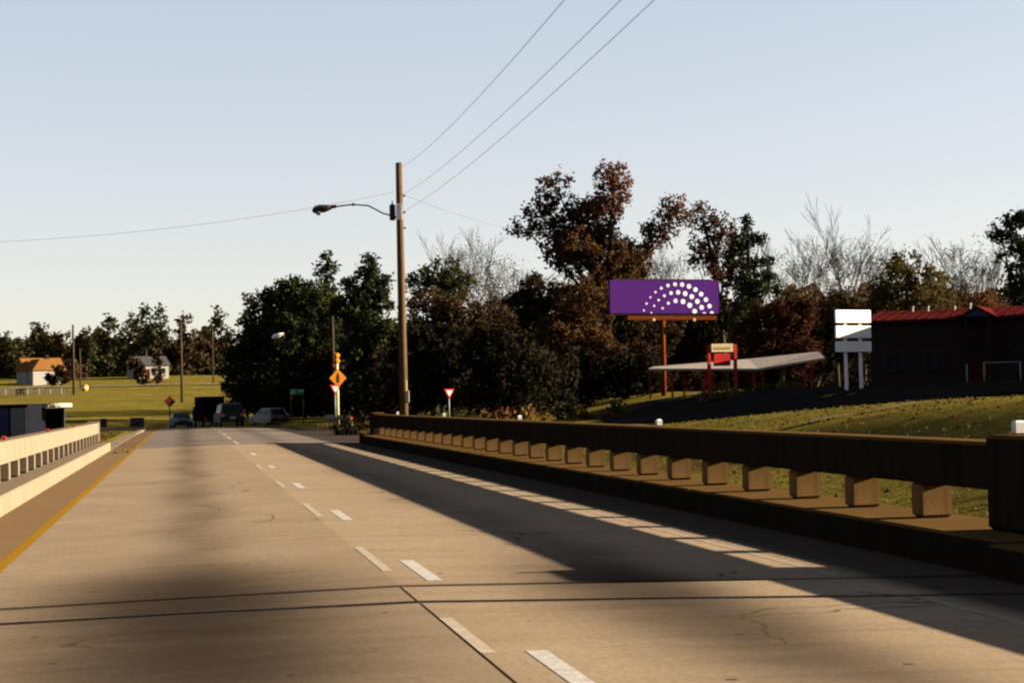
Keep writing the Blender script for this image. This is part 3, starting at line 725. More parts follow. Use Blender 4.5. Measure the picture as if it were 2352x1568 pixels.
wood('far_wood', 'dark undergrowth along the far hill', 440, -40, 560, lambda x: 775+14*np.sin(x*0.05)+10*np.sin(x*0.13), 892, 'oak_dark', 24000, 8, 8)

wood('undergrowth', 'dark undergrowth on the floor of the evergreen wood left of the tall pole', 182, 600, 900, lambda x: 850+10*np.sin(x*0.06), 952, 'thicket', 9000, 21, 8)
wood('undergrowth', 'dark undergrowth behind the green guide sign', 163, 590, 900, lambda x: 862+10*np.sin(x*0.07), 956, 'thicket', 8000, 22, 8)
wood('undergrowth', 'dark undergrowth behind the trees right of the tall pole', 138, 860, 1330, lambda x: 800+14*np.sin(x*0.05), 952, 'thicket', 14000, 23, 8)
wood('undergrowth', 'brown undergrowth behind the red roofed building', 190, 1780, 2420, lambda x: 668+14*np.sin(x*0.04)+9*np.sin(x*0.11), 880, 'brown_far', 26000, 24, 7)
# unseen leaf belts added to block sky light: left of the road, and behind the camera on both sides
def belt(label, x0, x1, y0, y1, h, n, sd):
    rng = np.random.default_rng(sd)
    X = rng.uniform(x0, x1, n); Y = rng.uniform(y0, y1, n)
    top = h*(0.72+0.28*np.sin(X*0.31+Y*0.23)*np.sin(Y*0.11+1))
    Zz = rng.random(n)**0.8*top-3.5
    o = link('sky_blocker', quad_mesh('sky_blocker', leaf_quads(np.stack([X, Y, Zz], 1), 0.9, rng), M['thicket'])); o['kind'] = 'stuff'; o['label'] = label
belt('added sky-blocking leaf belt left of the bridge outside the picture', -40, -25, -70, 135, 25, 26000, 31)
belt('added sky-blocking leaf belt behind the camera outside the picture', -25, 45, -75, -55, 25, 10000, 32)
belt('added sky-blocking leaf belt right of the road behind the camera', 26, 44, -60, -14, 25, 9000, 33)
# --- bushes at the foot of the wood
bl = [(800, 995, 34, 30, 84, 'thicket', 'low dark shrub at the far end of the right-hand railing'), (842, 992, 34, 26, 90, 'thicket', 'dark shrub just beyond the end of the right-hand railing'),
      (1012, 955, 12, 20, 110, 'bush_green', 'small green bush left of the yield sign'), (1062, 955, 10, 12, 110, 'bush_green', 'tiny green shrub right of the yield sign post'),
      (1110, 958, 20, 22, 110, 'bush_gold', 'golden brown weeds between the yield sign and the second white marker'), (1150, 958, 22, 18, 110, 'bush_rust', 'rust brown weeds left of the middle white marker'),
      (1212, 960, 26, 24, 108, 'bush_gold', 'golden weeds behind the middle white marker'), (1250, 960, 14, 18, 110, 'bush_gold', 'upright golden tuft right of the middle white marker'),
      (1300, 955, 30, 22, 116, 'bush_green', 'green brown bush below the tall russet oak'), (1340, 955, 26, 18, 116, 'bush_rust', 'rust red bush left of the lit grass strip'),
      (1415, 940, 20, 26, 114, 'bush_green', 'green bush with red stems in the shade left of the canopy'), (1395, 946, 30, 12, 113, 'bush_rust', 'low rust weeds at the start of the shaded lawn'),
      (1660, 920, 44, 20, 112, 'bush_gold', 'golden hedge under the hanging red sign'), (1620, 925, 30, 12, 112, 'bush_gold', 'low orange hedge end left of the hanging red sign'),
      (1740, 912, 30, 8, 118, 'bush_green', 'thin green weeds right of the hanging red sign'), (1800, 908, 18, 12, 118, 'bush_gold', 'small tan bush under the right half of the canopy'), (1832, 908, 10, 12, 118, 'bush_gold', 'tiny tan tuft near the canopy right end'),
      (420, 0, 0, 0, 0, '', '')]
for x, y, rx, ry, Z, mt, lab in bl[:-1]:
    bush(lab, Z, x, y, rx, ry, mt, name='bush', group='bushes at the foot of the wood')
for x, y, rx, ry, Z, mt, lab in ((268, 1030, 7, 10, 58.5, 'bush_green', 'small green tuft at the end of the left kerb'), (290, 1032, 7, 8, 59, 'bush_gold', 'dry tuft right of the left kerb end'),
                                 (330, 895, 12, 14, 342, 'thicket', 'dark round shrub beside the far hill road'), (365, 893, 10, 12, 342, 'thicket', 'dark upright shrub right of the round one on the far hill road')):
    bush(lab, Z, x, y, rx, ry, mt, 5, name='bush', group='small shrubs on the left')

# ------------------------------------------------------------------ grass tufts
def tufts(name, label, region, n, h, mat, seed_):
    rng = np.random.default_rng(seed_)
    x0, x1, y0, y1 = region
    X = rng.uniform(x0, x1, n); Y = rng.uniform(y0, y1, n)
    Zg = np.array([ground_z(a, b_) for a, b_ in zip(X, Y)])
    keep = (X-np.array([rc(v) for v in Y]) > 8.3) | (X < -3.5)
    X, Y, Zg = X[keep], Y[keep], Zg[keep]; n = len(X)
    hh = h*(0.5+rng.random(n)); wd = 0.035+0.05*rng.random(n); a = rng.uniform(0, 6.28, n)
    lx, ly = rng.normal(size=n)*0.35*hh, rng.normal(size=n)*0.35*hh
    dx, dy = np.cos(a)*wd, np.sin(a)*wd
    b0 = np.stack([X-dx, Y-dy, Zg-0.02], 1); b1 = np.stack([X+dx, Y+dy, Zg-0.02], 1)
    t1 = np.stack([X+dx*.25+lx, Y+dy*.25+ly, Zg+hh], 1); t0 = np.stack([X-dx*.25+lx, Y-dy*.25+ly, Zg+hh], 1)
    o = link(name, quad_mesh(name, np.stack([b0, b1, t1, t0], 1), M[mat])); o['kind'] = 'stuff'; o['label'] = label
    return o
tufts('grass', 'dry autumn grass on the bank right of the bridge', (8.3, 24, 16, 74), 5000, 0.045, 'straw', 3)
tufts('grass', 'dry grass on the verge left of the road past the bridge', (-12, -3.4, 66, 110), 9000, 0.07, 'straw', 4)
tufts('grass', 'dry grass on the verge right of the road past the bridge', (8.3, 14, 74, 118), 9000, 0.16, 'straw', 9)
# a bare dirt track cutting up the bank
vs = []; fs = []
for i in range(24):
    q = i/23; x = lerp(17.0, 21.6, q); y = lerp(47.4, 50.6, q)+0.25*math.sin(q*9)
    wdt = 0.30+0.35*math.sin(q*7)**2
    for e in (-1, 1): vs.append((x, y+e*wdt, ground_z(x, y+e*wdt)+0.10))
    if i: fs.append((2*i-2, 2*i-1, 2*i+1, 2*i))
me = bpy.data.meshes.new('dirt_path'); me.from_pydata(vs, [], fs); me.materials.append(M['gravel']); struct(link('dirt_path', me))
# near-black sheet over the lawn, painting in the shade between the bank and the buildings
M['picket'] = mottled('tan pickets', (0.05, 0.042, 0.03), (0.075, 0.064, 0.046), 4)
M['picket_pale'] = mottled('pale pickets', (0.085, 0.075, 0.058), (0.11, 0.1, 0.08), 4)
M['shade_black'] = mottled('near-black painted shade', (0.005, 0.0045, 0.0043), (0.010, 0.009, 0.0085), 0.6, 0.95)
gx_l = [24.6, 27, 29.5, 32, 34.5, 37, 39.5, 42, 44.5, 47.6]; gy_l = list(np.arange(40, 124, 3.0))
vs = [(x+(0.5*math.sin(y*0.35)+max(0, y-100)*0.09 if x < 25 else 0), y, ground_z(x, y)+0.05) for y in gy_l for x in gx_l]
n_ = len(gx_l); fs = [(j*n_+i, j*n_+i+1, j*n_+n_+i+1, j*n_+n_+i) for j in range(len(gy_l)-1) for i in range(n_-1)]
me = bpy.data.meshes.new('shade_sheet'); me.from_pydata(vs, [], fs); me.materials.append(M['shade_black']); struct(link('shade_sheet', me))
# hill road
vs = []; fs = []
for i in range(30):
    x = -75+i*3.2; vs += [(x, 344, ground_z(x, 344)+0.25), (x, 349, ground_z(x, 349)+0.25)]
    if i: fs.append((2*i-2, 2*i, 2*i+1, 2*i-1))
me = bpy.data.meshes.new('hill_road'); me.from_pydata(vs, [], fs); me.materials.append(M['gravel']); struct(link('hill_road', me))

# ------------------------------------------------------------------ frames facing the camera or the traffic
def place(px, py, Z, ground=True, dz=0.0):
    p = P(px, py, Z)
    if ground: p.z = ground_z(p.x, p.y)+dz
    return p
def zat(py, px, Z, base): return P(px, py, Z).z-base.z     # local height of a picture row
def mpp(Z): return Z/F
FACE = -YAW                     # rotation that turns local -Y towards the camera

# --- tall wooden utility pole with lamp arm and transformer
Z = 74.0
p = place(928, 960, Z, dz=-0.2)
pole = thing('utility_pole', 'tallest wooden utility pole with a long lamp arm and a round transformer', 'utility pole', p, FACE)
s = mpp(Z)
H = zat(373, 912, Z, p)
MB().tube([(0, 0, 0), (0, 0, H*0.5), (0, 0, H)], [0.185, 0.165, 0.135], 14).build('shaft', M['wood_pole'], pole, True)
MB().tube([(0, 0, H-0.02), (0, 0, H+0.03)], [0.14, 0.10], 12).build('cap', M['dark_metal'], pole)
zt = zat(468, 900, Z, p); zb = zat(505, 900, Z, p)
MB().tube([(-0.30, -0.05, zb), (-0.30, -0.05, zb+0.05), (-0.30, -0.05, zt-0.06), (-0.30, -0.05, zt)], [0.10, 0.125, 0.125, 0.08], 12).build('transformer', M['dark_metal'], pole, True)
MB().tube([(-0.30, -0.05, zt), (-0.30, -0.05, zt+0.16)], [0.035, 0.02], 8).build('bushing', M['lens'], pole, True)
MB().box((-0.02, -0.175, (zt+zb)/2), (0.24, 0.06, zt-zb), 0, 0.01).build('bracket', M['white_metal'], pole)
za = zat(495, 880, Z, p); zl = zat(472, 780, Z, p)
arm = [(-0.14, 0, za-0.05), (-0.7, 0, za+0.12), (-1.3, 0, zl+0.0), (-1.95, 0, zl+0.06), (-2.75, 0, zl-0.02)]
MB().tube(arm, 0.032, 8).build('lamp_arm', M['galv'], pole, True)
MB().tube([(-2.62, 0, zl), (-2.85, 0, zl-0.02)], 0.075, 10).tube([(-1.95, 0, zl+0.0), (-1.9, 0, zl+0.12)], 0.05, 6).build('collar', M['rust'], pole)
hd = MB().tube([(-2.8, 0, zl-0.03), (-3.0, 0, zl-0.06), (-3.3, 0, zl-0.1), (-3.5, 0, zl-0.14), (-3.62, 0, zl-0.18)], [0.07, 0.14, 0.19, 0.17, 0.06], 12).build('lamp_head', M['dark_metal'], pole, True)
MB().tube([(-3.35, 0, zl-0.22), (-3.35, 0, zl-0.36)], [0.17, 0.07], 12).build('lens', M['lens'], hd, True)
for yy in (449, 487, 523):
    zz = zat(yy, 922, Z, p); MB().tube([(0.13, 0, zz), (0.24, 0, zz+0.02)], [0.03, 0.045], 8).build('insulator', M['galv'], pole)
zz = zat(905, 925, Z, p); z2 = zat(890, 925, Z, p)
MB().box((0.16, -0.08, zz-0.1), (0.14, 0.14, 0.5), 0, 0.02).tube([(0.13, -0.1, zz+0.12), (0.13, -0.1, z2+0.3)], 0.03, 6).build('meter_box', M['cream'], pole)
def pole_pt(px, py): return P(px, py, Z)

# --- overhead wires
def wire(label, a, b_, sag, r=0.011, n=18):
    pts = []
    for i in range(n+1):
        q = i/n; v = a.lerp(b_, q); v = v-Vector((0, 0, sag*4*q*(1-q))); pts.append(v-a)
    o = MB().tube(pts, r, 5, False).build('overhead_wire', M['wire'], None, True, a)
    return tag(o, label, 'wire', 'overhead wires')
def far_end(a, b_): return a+(b_-a)*1.9+Vector((0, 0, 1.70))   # the next pole stands behind the camera
a1, a2, a3 = pole_pt(922, 384), pole_pt(924, 447), pole_pt(925, 487)
wire('upper wire climbing from the pole top to the top edge', a1, far_end(a1, P(1330, -40, 22)), 0.9, 0.0052, 40)
wire('middle wire climbing right from the pole to the top edge', a2, far_end(a2, P(1466, -40, 22)), 0.9, 0.0052, 40)
wire('lowest of the three wires climbing right from the pole', a3, far_end(a3, P(1545, -40, 22)), 0.9, 0.0052, 40)
wire('wire running left from the pole to the left edge', pole_pt(905, 441), P(-60, 558, 66), 0.35, 0.0062)
wire('wire dropping right from the pole into the russet oak', pole_pt(922, 445), P(1250, 532, 140), 0.4, 0.0085)

def simple_pole(name, label, px, top, base, Z, r, mat='wood_grey', group=None):
    p = place(px, base, Z, dz=-0.15); h = zat(top, px, Z, p)
    o = thing(name, label, 'utility pole', p, FACE, group)
    MB().tube([(0, 0, 0), (0, 0, h*0.5), (0, 0, h)], [r, r*.9, r*.75], 9).build('shaft', M[mat], o, True)
    return o, h, p
# second lamp pole behind the sign post
o, h, p = simple_pole('street_lamp', 'farther thin pole with a lamp arm reaching left over the evergreens', 768, 725, 965, 140, 0.13)
Z2 = 140
z1 = zat(752, 760, Z2, p); z2 = zat(762, 700, Z2, p); z3 = zat(769, 648, Z2, p); s2 = mpp(Z2)
MB().tube([(-0.1, 0, z1), (-60*s2, 0, z1+0.03), (-90*s2, 0, z2+0.05), (-115*s2, 0, z3+0.1)], 0.05, 7).build('lamp_arm', M['wood_grey'], o, True)
MB().tube([(-112*s2, 0, z3+0.1), (-122*s2, 0, z3+0.02), (-134*s2, 0, z3-0.12), (-140*s2, 0, z3-0.2)], [0.06, 0.15, 0.2, 0.07], 10).build('lamp_head', M['white_metal'], o, True)
for lab, px, top, base, Zp, r in (('far utility pole, thicker one of the pair between the two houses', 170, 745, 930, 300, 0.22), ('far short pole just right of the thicker pole between the houses', 185, 800, 905, 330, 0.16),
                             ('far wooden pole standing behind the red diamond sign', 418, 735, 925, 260, 0.20), ('far faint pole left of the dark evergreen mass', 490, 740, 890, 350, 0.16)):
    simple_pole('utility_pole', lab, px, top, base, Zp, r, group='poles on the far hill')

# --- billboard
Z = 134.0; s = mpp(Z)
p = place(1530, 900, Z, dz=-0.3)
bb = thing('billboard', 'purple billboard with white dots in arcs on a rusty single pole', 'billboard', p, FACE+R(18))
bb.rotation_euler = (Matrix.Rotation(FACE+R(18), 3, 'Z') @ Matrix.Rotation(ROLL*0.35, 3, 'Y')).to_euler()
xL, xR = (1396-1530)*s, (1666-1530)*s; zT, zB = zat(643, 1530, Z, p), zat(719, 1530, Z, p)
tilt = 0
MB().box(((xL+xR)/2, 0.22, (zT+zB)/2), (xR-xL-0.06, 0.36, zT-zB+0.0), 0, 0.02).build('frame', M['dark_metal'], bb)
MB().box(((xL+xR)/2-0.1, 0.1, zT+0.05), ((xR-xL)*0.9, 0.12, 0.1), 0, 0.02).box(((xL+xR)/2-0.1, 0.1, zB-0.07), ((xR-xL)*0.9, 0.14, 0.13), 0, 0.02).build('trim', M['black'], bb)
face = MB().box(((xL+xR)/2, 0.0, (zT+zB)/2), (xR-xL, 0.06, zT-zB)).build('poster', M['purple'], bb)
dots = [(815,717,15),(865,599,18),(935,492,16),(1026,402,20),(1131,333,24),(1250,287,29),(1376,265,33),(1503,270,37),(1626,300,39),(1741,355,40),(1842,432,40),(1926,528,39),(1989,639,38),(2029,762,35),
        (947,757,16),(999,639,18),(1080,539,20),(1183,464,24),(1302,417,31),(1429,404,37),(1555,425,41),(1672,477,41),(1771,559,41),(1846,663,40),(1892,780,36),
        (1147,678,18),(1251,591,25),(1380,551,36),(1514,563,42),(1633,627,44),(1719,732,42)]
def fx(u): return xL+(u-230)/(2160-230)*(xR-xL)
def fz(v): return zT-(v-197)/(765-197)*(zT-zB)
sc_ = (xR-xL)/(2160-230)
for u, v, r_ in dots:
    pl = []
    for k in range(20):
        a = 2*math.pi*k/20; pl.append((fx(u)+r_*sc_*math.cos(a), max(zB+0.004, fz(v)+r_*sc_*math.sin(a))))
    if max(q[1] for q in pl)-min(q[1] for q in pl) < 0.02: continue
    MB().prism(pl, 'y', -0.042, -0.0305).build('dot', M['white_print'], face)
ca = MB(); zc = zat(732, 1530, Z, p); x0, x1 = (1428-1530)*s, (1648-1530)*s
ca.box(((x0+x1)/2, -0.5, zc-0.08), (x1-x0, 0.75, 0.06)).box(((x0+x1)/2, -0.86, zc+0.06), (x1-x0, 0.04, 0.26))
for k in range(9): ca.tube([(lerp(x0, x1, k/8), -0.84, zc-0.1), (lerp(x0, x1, k/8), 0.15, zB-0.15)], 0.035, 5)
ca.build('catwalk', M['rust'], bb)
for px in (1490, 1590): MB().box(((px-1530)*s, -0.9, zc-0.12), (0.2, 0.3, 0.22), 0, 0.03).build('flood_lamp', M['cream'], bb)
MB().tube([(0, 0.45, 0), (0, 0.45, zT-0.3)], [0.2, 0.17], 12).build('post', M['rust'], bb, True)
MB().box((0, 0.5, zB+0.5), (xR-xL-1, 0.14, 0.2)).box((0, 0.5, zT-0.6), (xR-xL-1, 0.14, 0.2)).build('beam', M['dark_metal'], bb)

# --- flat tin canopy on red posts, red and cream sign hanging between taller posts
Z = 124.0; s = mpp(Z)
p = place(1690, 905, Z)
cn = thing('canopy', 'long low flat tin canopy on thin red posts below the billboard', 'canopy', p, FACE)
A0 = zat(842, 1690, Z, p)
roof = []
xl, xr_ = (1490-1690)*s, (1897-1690)*s
zl_, zr_ = zat(846, 1490, Z, p), zat(821, 1897, Z, p)
# roof plane rises to the back and to the right
zc0 = zat(846, 1740, Z, p)
top = [(xl, 0, zl_), (1.6, 0, zc0), (xr_, 0, zr_), (xr_+0.5, 5.5, zr_+0.55), (1.6, 5.5, zc0+0.78), (xl+0.8, 5.5, zl_+0.22)]
mb = MB(); n_ = len(top)
mb.add([(x, y, z) for x, y, z in top]+[(x, y, z-0.14) for x, y, z in top],
       [(0, 1, 4, 5), (1, 2, 3, 4), (11, 10, 7, 6), (10, 9, 8, 7)]+[(i, i+6, (i+1) % 6+6, (i+1) % 6) for i in range(6)])
mb.build('roof', M['tin'], cn)
for k, px in enumerate((1505, 1546, 1586, 1622, 1658, 1735, 1774, 1852, 1890)):
    x = (px-1690)*s; q = max(0, min(1, (x-xl)/(xr_-xl)))
    y = 0.5 if k % 2 else 4.6
    zt_ = (lerp(zl_, zc0, (x-xl)/(1.6-xl)) if x < 1.6 else lerp(zc0, zr_, (x-1.6)/(xr_-1.6)))
    MB().box((x, y, (zt_-0.15)/2-0.2), (0.13, 0.13, zt_+0.1), 0, 0.015).build('post', M['red'], cn)
Z = 118.0; s = mpp(Z)
p = place(1660, 915, Z)
hs = thing('hanging_sign', 'red and cream shop sign hanging between two red posts in front of the canopy', 'sign', p, FACE+R(18))
for px, tp_ in ((1628, 793), (1694, 790)):
    MB().box(((px-1660)*s, 0, zat(tp_, px, Z, p)/2-0.1), (0.19, 0.19, zat(tp_, px, Z, p)+0.2), 0, 0.02).build('post', M['red'], hs)
zc_ = zat(799, 1660, Z, p)
b_ = MB().box((0.0, -0.06, zc_), (54*s, 0.2, 19*s), 0, 0.02).build('cream_panel', M['cream'], hs)
for u, wd in ((-0.5, 0.22), (-0.2, 0.3), (0.15, 0.25), (0.45, 0.2)):
    MB().box((u, -0.165, zc_-0.02), (wd, 0.012, 0.17)).build('faded_print', M['grey_print'], b_)
MB().box((0.0, -0.02, zat(826, 1660, Z, p)), (41*s, 0.14, 28*s), 0, 0.02).build('red_panel', M['red'], hs)
MB().tube([(-0.6, 0, zat(808, 1660, Z, p)), (-0.6, 0, zat(815, 1660, Z, p))], 0.03, 6).tube([(0.6, 0, zat(808, 1660, Z, p)), (0.6, 0, zat(815, 1660, Z, p))], 0.03, 6).build('hanger', M['dark_metal'], hs)

# --- white three-panel sign
Z = 100.0; s = mpp(Z)
p = place(1962, 893, Z)
ws = thing('panel_sign', 'white sign of three blank stacked panels on two posts beside the red roofed building', 'sign', p, FACE+R(30))
wx = 46*s*1.02
for a, b2 in ((712, 741), (748, 776), (784, 808)):
    za, zb = zat(a, 1962, Z, p), zat(b2, 1962, Z, p)
    MB().box((-0.05, -0.1, (za+zb)/2), (2*wx*1.10, 0.14, za-zb), 0, 0.015).build('panel', M['white_metal'], ws)
for x in (-0.52, 0.55):
    MB().box((x, 0.03, zat(714, 1962, Z, p)/2-0.1), (0.17, 0.1, zat(714, 1962, Z, p)+0.2), 0, 0.01).build('post', M['white_metal'], ws)

# --- unseen tall trees added to shade the lawn before the red roofed building
for k, (x, y, lab) in enumerate(((51.8, 96.5, 'unseen dark evergreen added at the end of the shade building to shade the lawn'), (55.0, 100.5, 'second unseen dark evergreen added behind the shade building to shade the lawn'))):
    rng = np.random.default_rng(70+k); pz = ground_z(x, y)-0.1
    ot = thing('evergreen_tree', lab, 'tree', (x, y, pz))
    n = 5200; u = rng.random(n)**0.7; rr = 3.0*(1-u*0.8)*np.sqrt(rng.random(n)); a = rng.uniform(0, 6.283, n)
    link('crown', quad_mesh('crown', leaf_quads(np.stack([rr*np.cos(a), rr*np.sin(a), 1.0+11*u], 1), 0.34, rng), M['pine']), ot)
    MB().tube([(0, 0, 0), (0, 0, 11)], [0.22, 0.05], 8).build('trunk', M['bark'], ot, True)

# --- long brick building with a red roof
A = Vector((43.0, 108.0, 0)); A.z = ground_z(43, 106)-0.3
dirv = Vector((8.4, -6.0, 0)).normalized(); ang = math.atan2(dirv.y, dirv.x)
bd = thing('red_roofed_building', 'long low dark brick building with a brick red roof at the right edge', 'building', A, ang)
EV = P(2012, 735, 114).z-A.z; DEP = 9.0; LEN = 34.0; RID = EV+0.72
MB().box((LEN/2, DEP/2, EV/2-0.3), (LEN, DEP, EV+0.55)).build('wall', M['brick'], bd)
rf = MB()
e = 0.35
prof = [(-e, EV-0.05), (DEP/2, RID), (DEP+e, EV-0.05), (DEP+e, EV-0.2), (DEP/2, RID-0.15), (-e, EV-0.2)]
rf.prism(prof, 'x', -0.4, LEN+0.4)
roof = rf.build('roof', M['roof_red'], bd)
for k in range(52):        # standing seams
    x = -0.2+k*0.66
    MB().add([(x, -e+0.01, EV-0.05), (x+0.05, -e+0.01, EV-0.05), (x+0.05, DEP/2, RID+0.002), (x, DEP/2, RID+0.002), (x, -e+0.01, EV-0.025), (x+0.05, -e+0.01, EV-0.025), (x+0.05, DEP/2, RID+0.025), (x, DEP/2, RID+0.025)],
             [(0, 1, 2, 3), (4, 7, 6, 5), (0, 4, 5, 1), (1, 5, 6, 2), (2, 6, 7, 3), (3, 7, 4, 0)]).build('seam', M['roof_red'], roof)
gx_ = 6.9
gb = MB().add([(gx_-0.85, -0.9, EV-0.06), (gx_+0.85, -0.9, EV-0.06), (gx_, -0.9, EV+0.5), (gx_-0.85, DEP*0.22, EV-0.06), (gx_+0.85, DEP*0.22, EV-0.06), (gx_, DEP*0.40, EV+0.5)],
              [(0, 1, 2), (0, 2, 5, 3), (1, 4, 5, 2), (3, 5, 4), (0, 3, 4, 1)]).build('gable', M['blue_grey'], bd)
gr = MB()
for sg in (-1, 1):
    a = [(gx_, -1.05, EV+0.62), (gx_+sg*1.15, -1.05, EV-0.07), (gx_+sg*1.15, DEP*0.2, EV-0.07), (gx_, DEP*0.42, EV+0.62)]
    gr.add(a+[(x, y, z-0.1) for x, y, z in a], [(0, 1, 2, 3), (7, 6, 5, 4), (0, 4, 5, 1), (1, 5, 6, 2), (2, 6, 7, 3), (3, 7, 4, 0)])
gr.build('gable_roof', M['roof_red'], bd)
for x in (gx_-0.7, gx_+0.7): MB().box((x, -0.75, EV/2-0.3), (0.16, 0.16, EV+0.4), 0, 0.01).build('porch_post', M['brick'], bd)
for x, h in ((1.9, 0.16), (2.9, 0.14), (5.6, 0.22), (4.6, 0.06)):
    MB().tube([(x, DEP*0.42, RID-0.2), (x, DEP*0.42, RID+h)], 0.09, 10).tube([(x, DEP*0.42, RID+h-0.06), (x, DEP*0.42, RID+h+0.06)], 0.13, 10).build('roof_vent', M['galv'], bd)
for x in (1.5, 4.0, 9.5, 12.0, 15.0):
    wdw = MB().box((x, -0.03, 2.0), (1.3, 0.1, 1.3), 0, 0.01).build('window', M['dark_metal'], bd)
    MB().box((x-0.3, -0.09, 2.0), (0.52, 0.03, 1.12)).build('pane', M['glass'], wdw); MB().box((x+0.3, -0.09, 2.0), (0.52, 0.03, 1.12)).build('pane', M['glass'], wdw)
MB().box((gx_, -0.03, 1.25), (1.0, 0.1, 2.2), 0, 0.01).build('door', M['dark_red_sign'], bd)

# --- unseen building added on the right to shade the lawn and panel sign
p2 = Vector((48.0, 8.0, ground_z(45, 50)-0.6))
sh = thing('shade_building', 'unseen long low brown brick building added to the right to shade the lawn', 'building', p2)
MB().box((6, 39.0, 2.7), (12, 78.0, 5.4)).build('wall', M['brick'], sh)
MB().box((6, 82.4, 3.1), (11.9, 8.6, 6.2)).build('wall', M['brick'], sh)
MB().prism([(-0.4, 6.21), (12.4, 6.21), (9.5, 7.35), (2.5, 7.35)], 'y', 77.8, 86.8).build('roof', M['roof_grey'], sh)
MB().prism([(-0.4, 5.41), (12.4, 5.41), (9.5, 6.5), (2.5, 6.5)], 'y', -0.4, 77.75).build('roof', M['roof_grey'], sh)

# --- chain link gate at the right edge
Z = 88.0; s = mpp(Z)
p = place(2300, 893, Z)
gt = thing('chain_link_gate', 'chain link gate panel with a pale steel frame in front of the red roofed building', 'gate', p, FACE)
def tubes(name, segs, r, mat, par):
    mb = MB()
    for a, b_ in segs: mb.tube([a, b_], r, 7)
    return mb.build(name, mat, par, True)
zt_ = zat(830, 2300, Z, p); zb_ = 0.12; xa, xb = (2262-2300)*s, (2345-2300)*s
tubes('post', [((xa, 0, -0.3), (xa, 0, zt_))], 0.045, M['galv'], gt); tubes('post', [((xb, 0, -0.3), (xb, 0, zt_))], 0.045, M['galv'], gt)
tubes('top_rail', [((xa, 0, zt_-0.04), (xb, 0, zt_-0.04))], 0.03, M['galv'], gt); tubes('bottom_rail', [((xa, 0, zb_), (xb, 0, zb_))], 0.03, M['galv'], gt)
seg = []
k = -zt_
while k < (xb-xa)+0.001:
    for sg in (0, 1):
        x0_, x1_ = max(k, 0), min(k+zt_-zb_, xb-xa)
        if x1_-x0_ > 0.05:
            if sg == 0: seg.append(((xa+x0_, 0.01, zb_+(x0_-k)), (xa+x1_, 0.01, zb_+(x1_-k))))
            else: seg.append(((xb-x0_, -0.01, zb_+(x0_-k)), (xb-x1_, -0.01, zb_+(x1_-k))))
    k += 0.16
mb = MB()
for a, b_ in seg: mb.tube([a, b_], 0.006, 3, False)
mb.build('wire_mesh', M['mesh_wire'], gt)
tubes('post', [(((2222-2300)*s, 0, -0.3), ((2222-2300)*s, 0, zt_-0.1))], 0.04, M['galv'], gt)
tubes('bottom_rail', [(((2222-2300)*s, 0, zb_), (xa, 0, zb_))], 0.025, M['galv'], gt)

# --- signs past the bridge
def signpost(name, label, px, base, top, Z, r=0.05, mat='galv', cat='sign'):
    p = place(px, base, Z, dz=-0.1); o = thing(name, label, cat, p, FACE+R(24))
    h = zat(top, px, Z, p)
    MB().tube([(0, 0, 0), (0, 0, h)], r, 9).build('post', M[mat], o, True)
    return o, p, h
def diamond(o, zc, half, y, mat, name='diamond_panel'):
    return MB().prism([(0, zc-half), (half, zc), (0, zc+half), (-half, zc)], 'y', y-0.02, y+0.02).build(name, M[mat], o)
def yield_tri(o, xc, zc, wdt, y):
    h = wdt*0.88
    a = MB().prism([(xc-wdt/2, zc+h/2), (xc, zc-h/2), (xc+wdt/2, zc+h/2)], 'y', y, y+0.02).build('yield_panel', M['sign_red'], o)
    k = 0.56; zz = zc+h*0.05
    MB().prism([(xc-wdt/2*k, zz+h/2*k), (xc, zz-h/2*k), (xc+wdt/2*k, zz+h/2*k)], 'y', y-0.012, y-0.001).build('white_field', M['white_metal'], a)
Z = 112; s = mpp(Z)
o, p, h = signpost('warning_sign', 'orange diamond warning sign with a black arrow under two amber lamps', 776, 968, 822, Z, 0.10, 'cream')
zc = zat(868, 776, Z, p); d = diamond(o, zc, 0.56, -0.18, 'orange_sign')
MB().prism([(-0.08, zc-0.30), (0.08, zc-0.30), (0.11, zc+0.04), (0.09, zc+0.12), (0.0, zc+0.34), (-0.09, zc+0.12), (-0.11, zc+0.04)], 'y', -0.215, -0.201).build('black_arrow', M['black'], d)
for px_, zz in ((820, 0), (833, 1)):
    zz = zat(px_-4, 774, Z, p); MB().tube([(0, 0.02, zz), (0, -0.2, zz), (0, -0.24, zz)], [0.145, 0.145, 0.10], 12).box((0, 0.08, zz), (0.26, 0.14, 0.31), 0, 0.03).build('amber_lamp', M['amber'], o)
zz = zat(833, 774, Z, p); MB().box((-0.22, -0.02, zz-0.06), (0.14, 0.1, 0.2), 0, 0.02).build('red_flag', M['sign_red'], o)
Z = 109
o, p, h = signpost('yield_sign', 'yield sign partly tucked behind the orange diamond sign post', 771, 968, 884, Z, 0.04)
yield_tri(o, 0, zat(895, 771, Z, p), 0.68, -0.09)
Z = 108
o, p, h = signpost('yield_sign', 'small white and red yield sign standing alone right of the tall utility pole', 1032, 958, 897, Z, 0.04)
yield_tri(o, 0, zat(904, 1032, Z, p), 0.66, -0.09)
Z = 136; s = mpp(Z)
p = place(683, 962, Z); gs = thing('guide_sign', 'small green guide sign on two thin posts before the dark evergreens', 'sign', p, FACE)
za, zb = zat(893, 683, Z, p), zat(906, 683, Z, p)
f_ = MB().box((0, -0.06, (za+zb)/2), (30*s, 0.04, za-zb), 0, 0.01).build('green_panel', M['green_sign'], gs)
MB().box((-0.30, -0.085, (za+zb)/2), (0.34, 0.008, 0.30)).build('pale_print', M['pale_green'], f_)
MB().box((0.28, -0.085, (za+zb)/2+0.06), (0.34, 0.008, 0.16)).build('pale_print', M['pale_green'], f_)
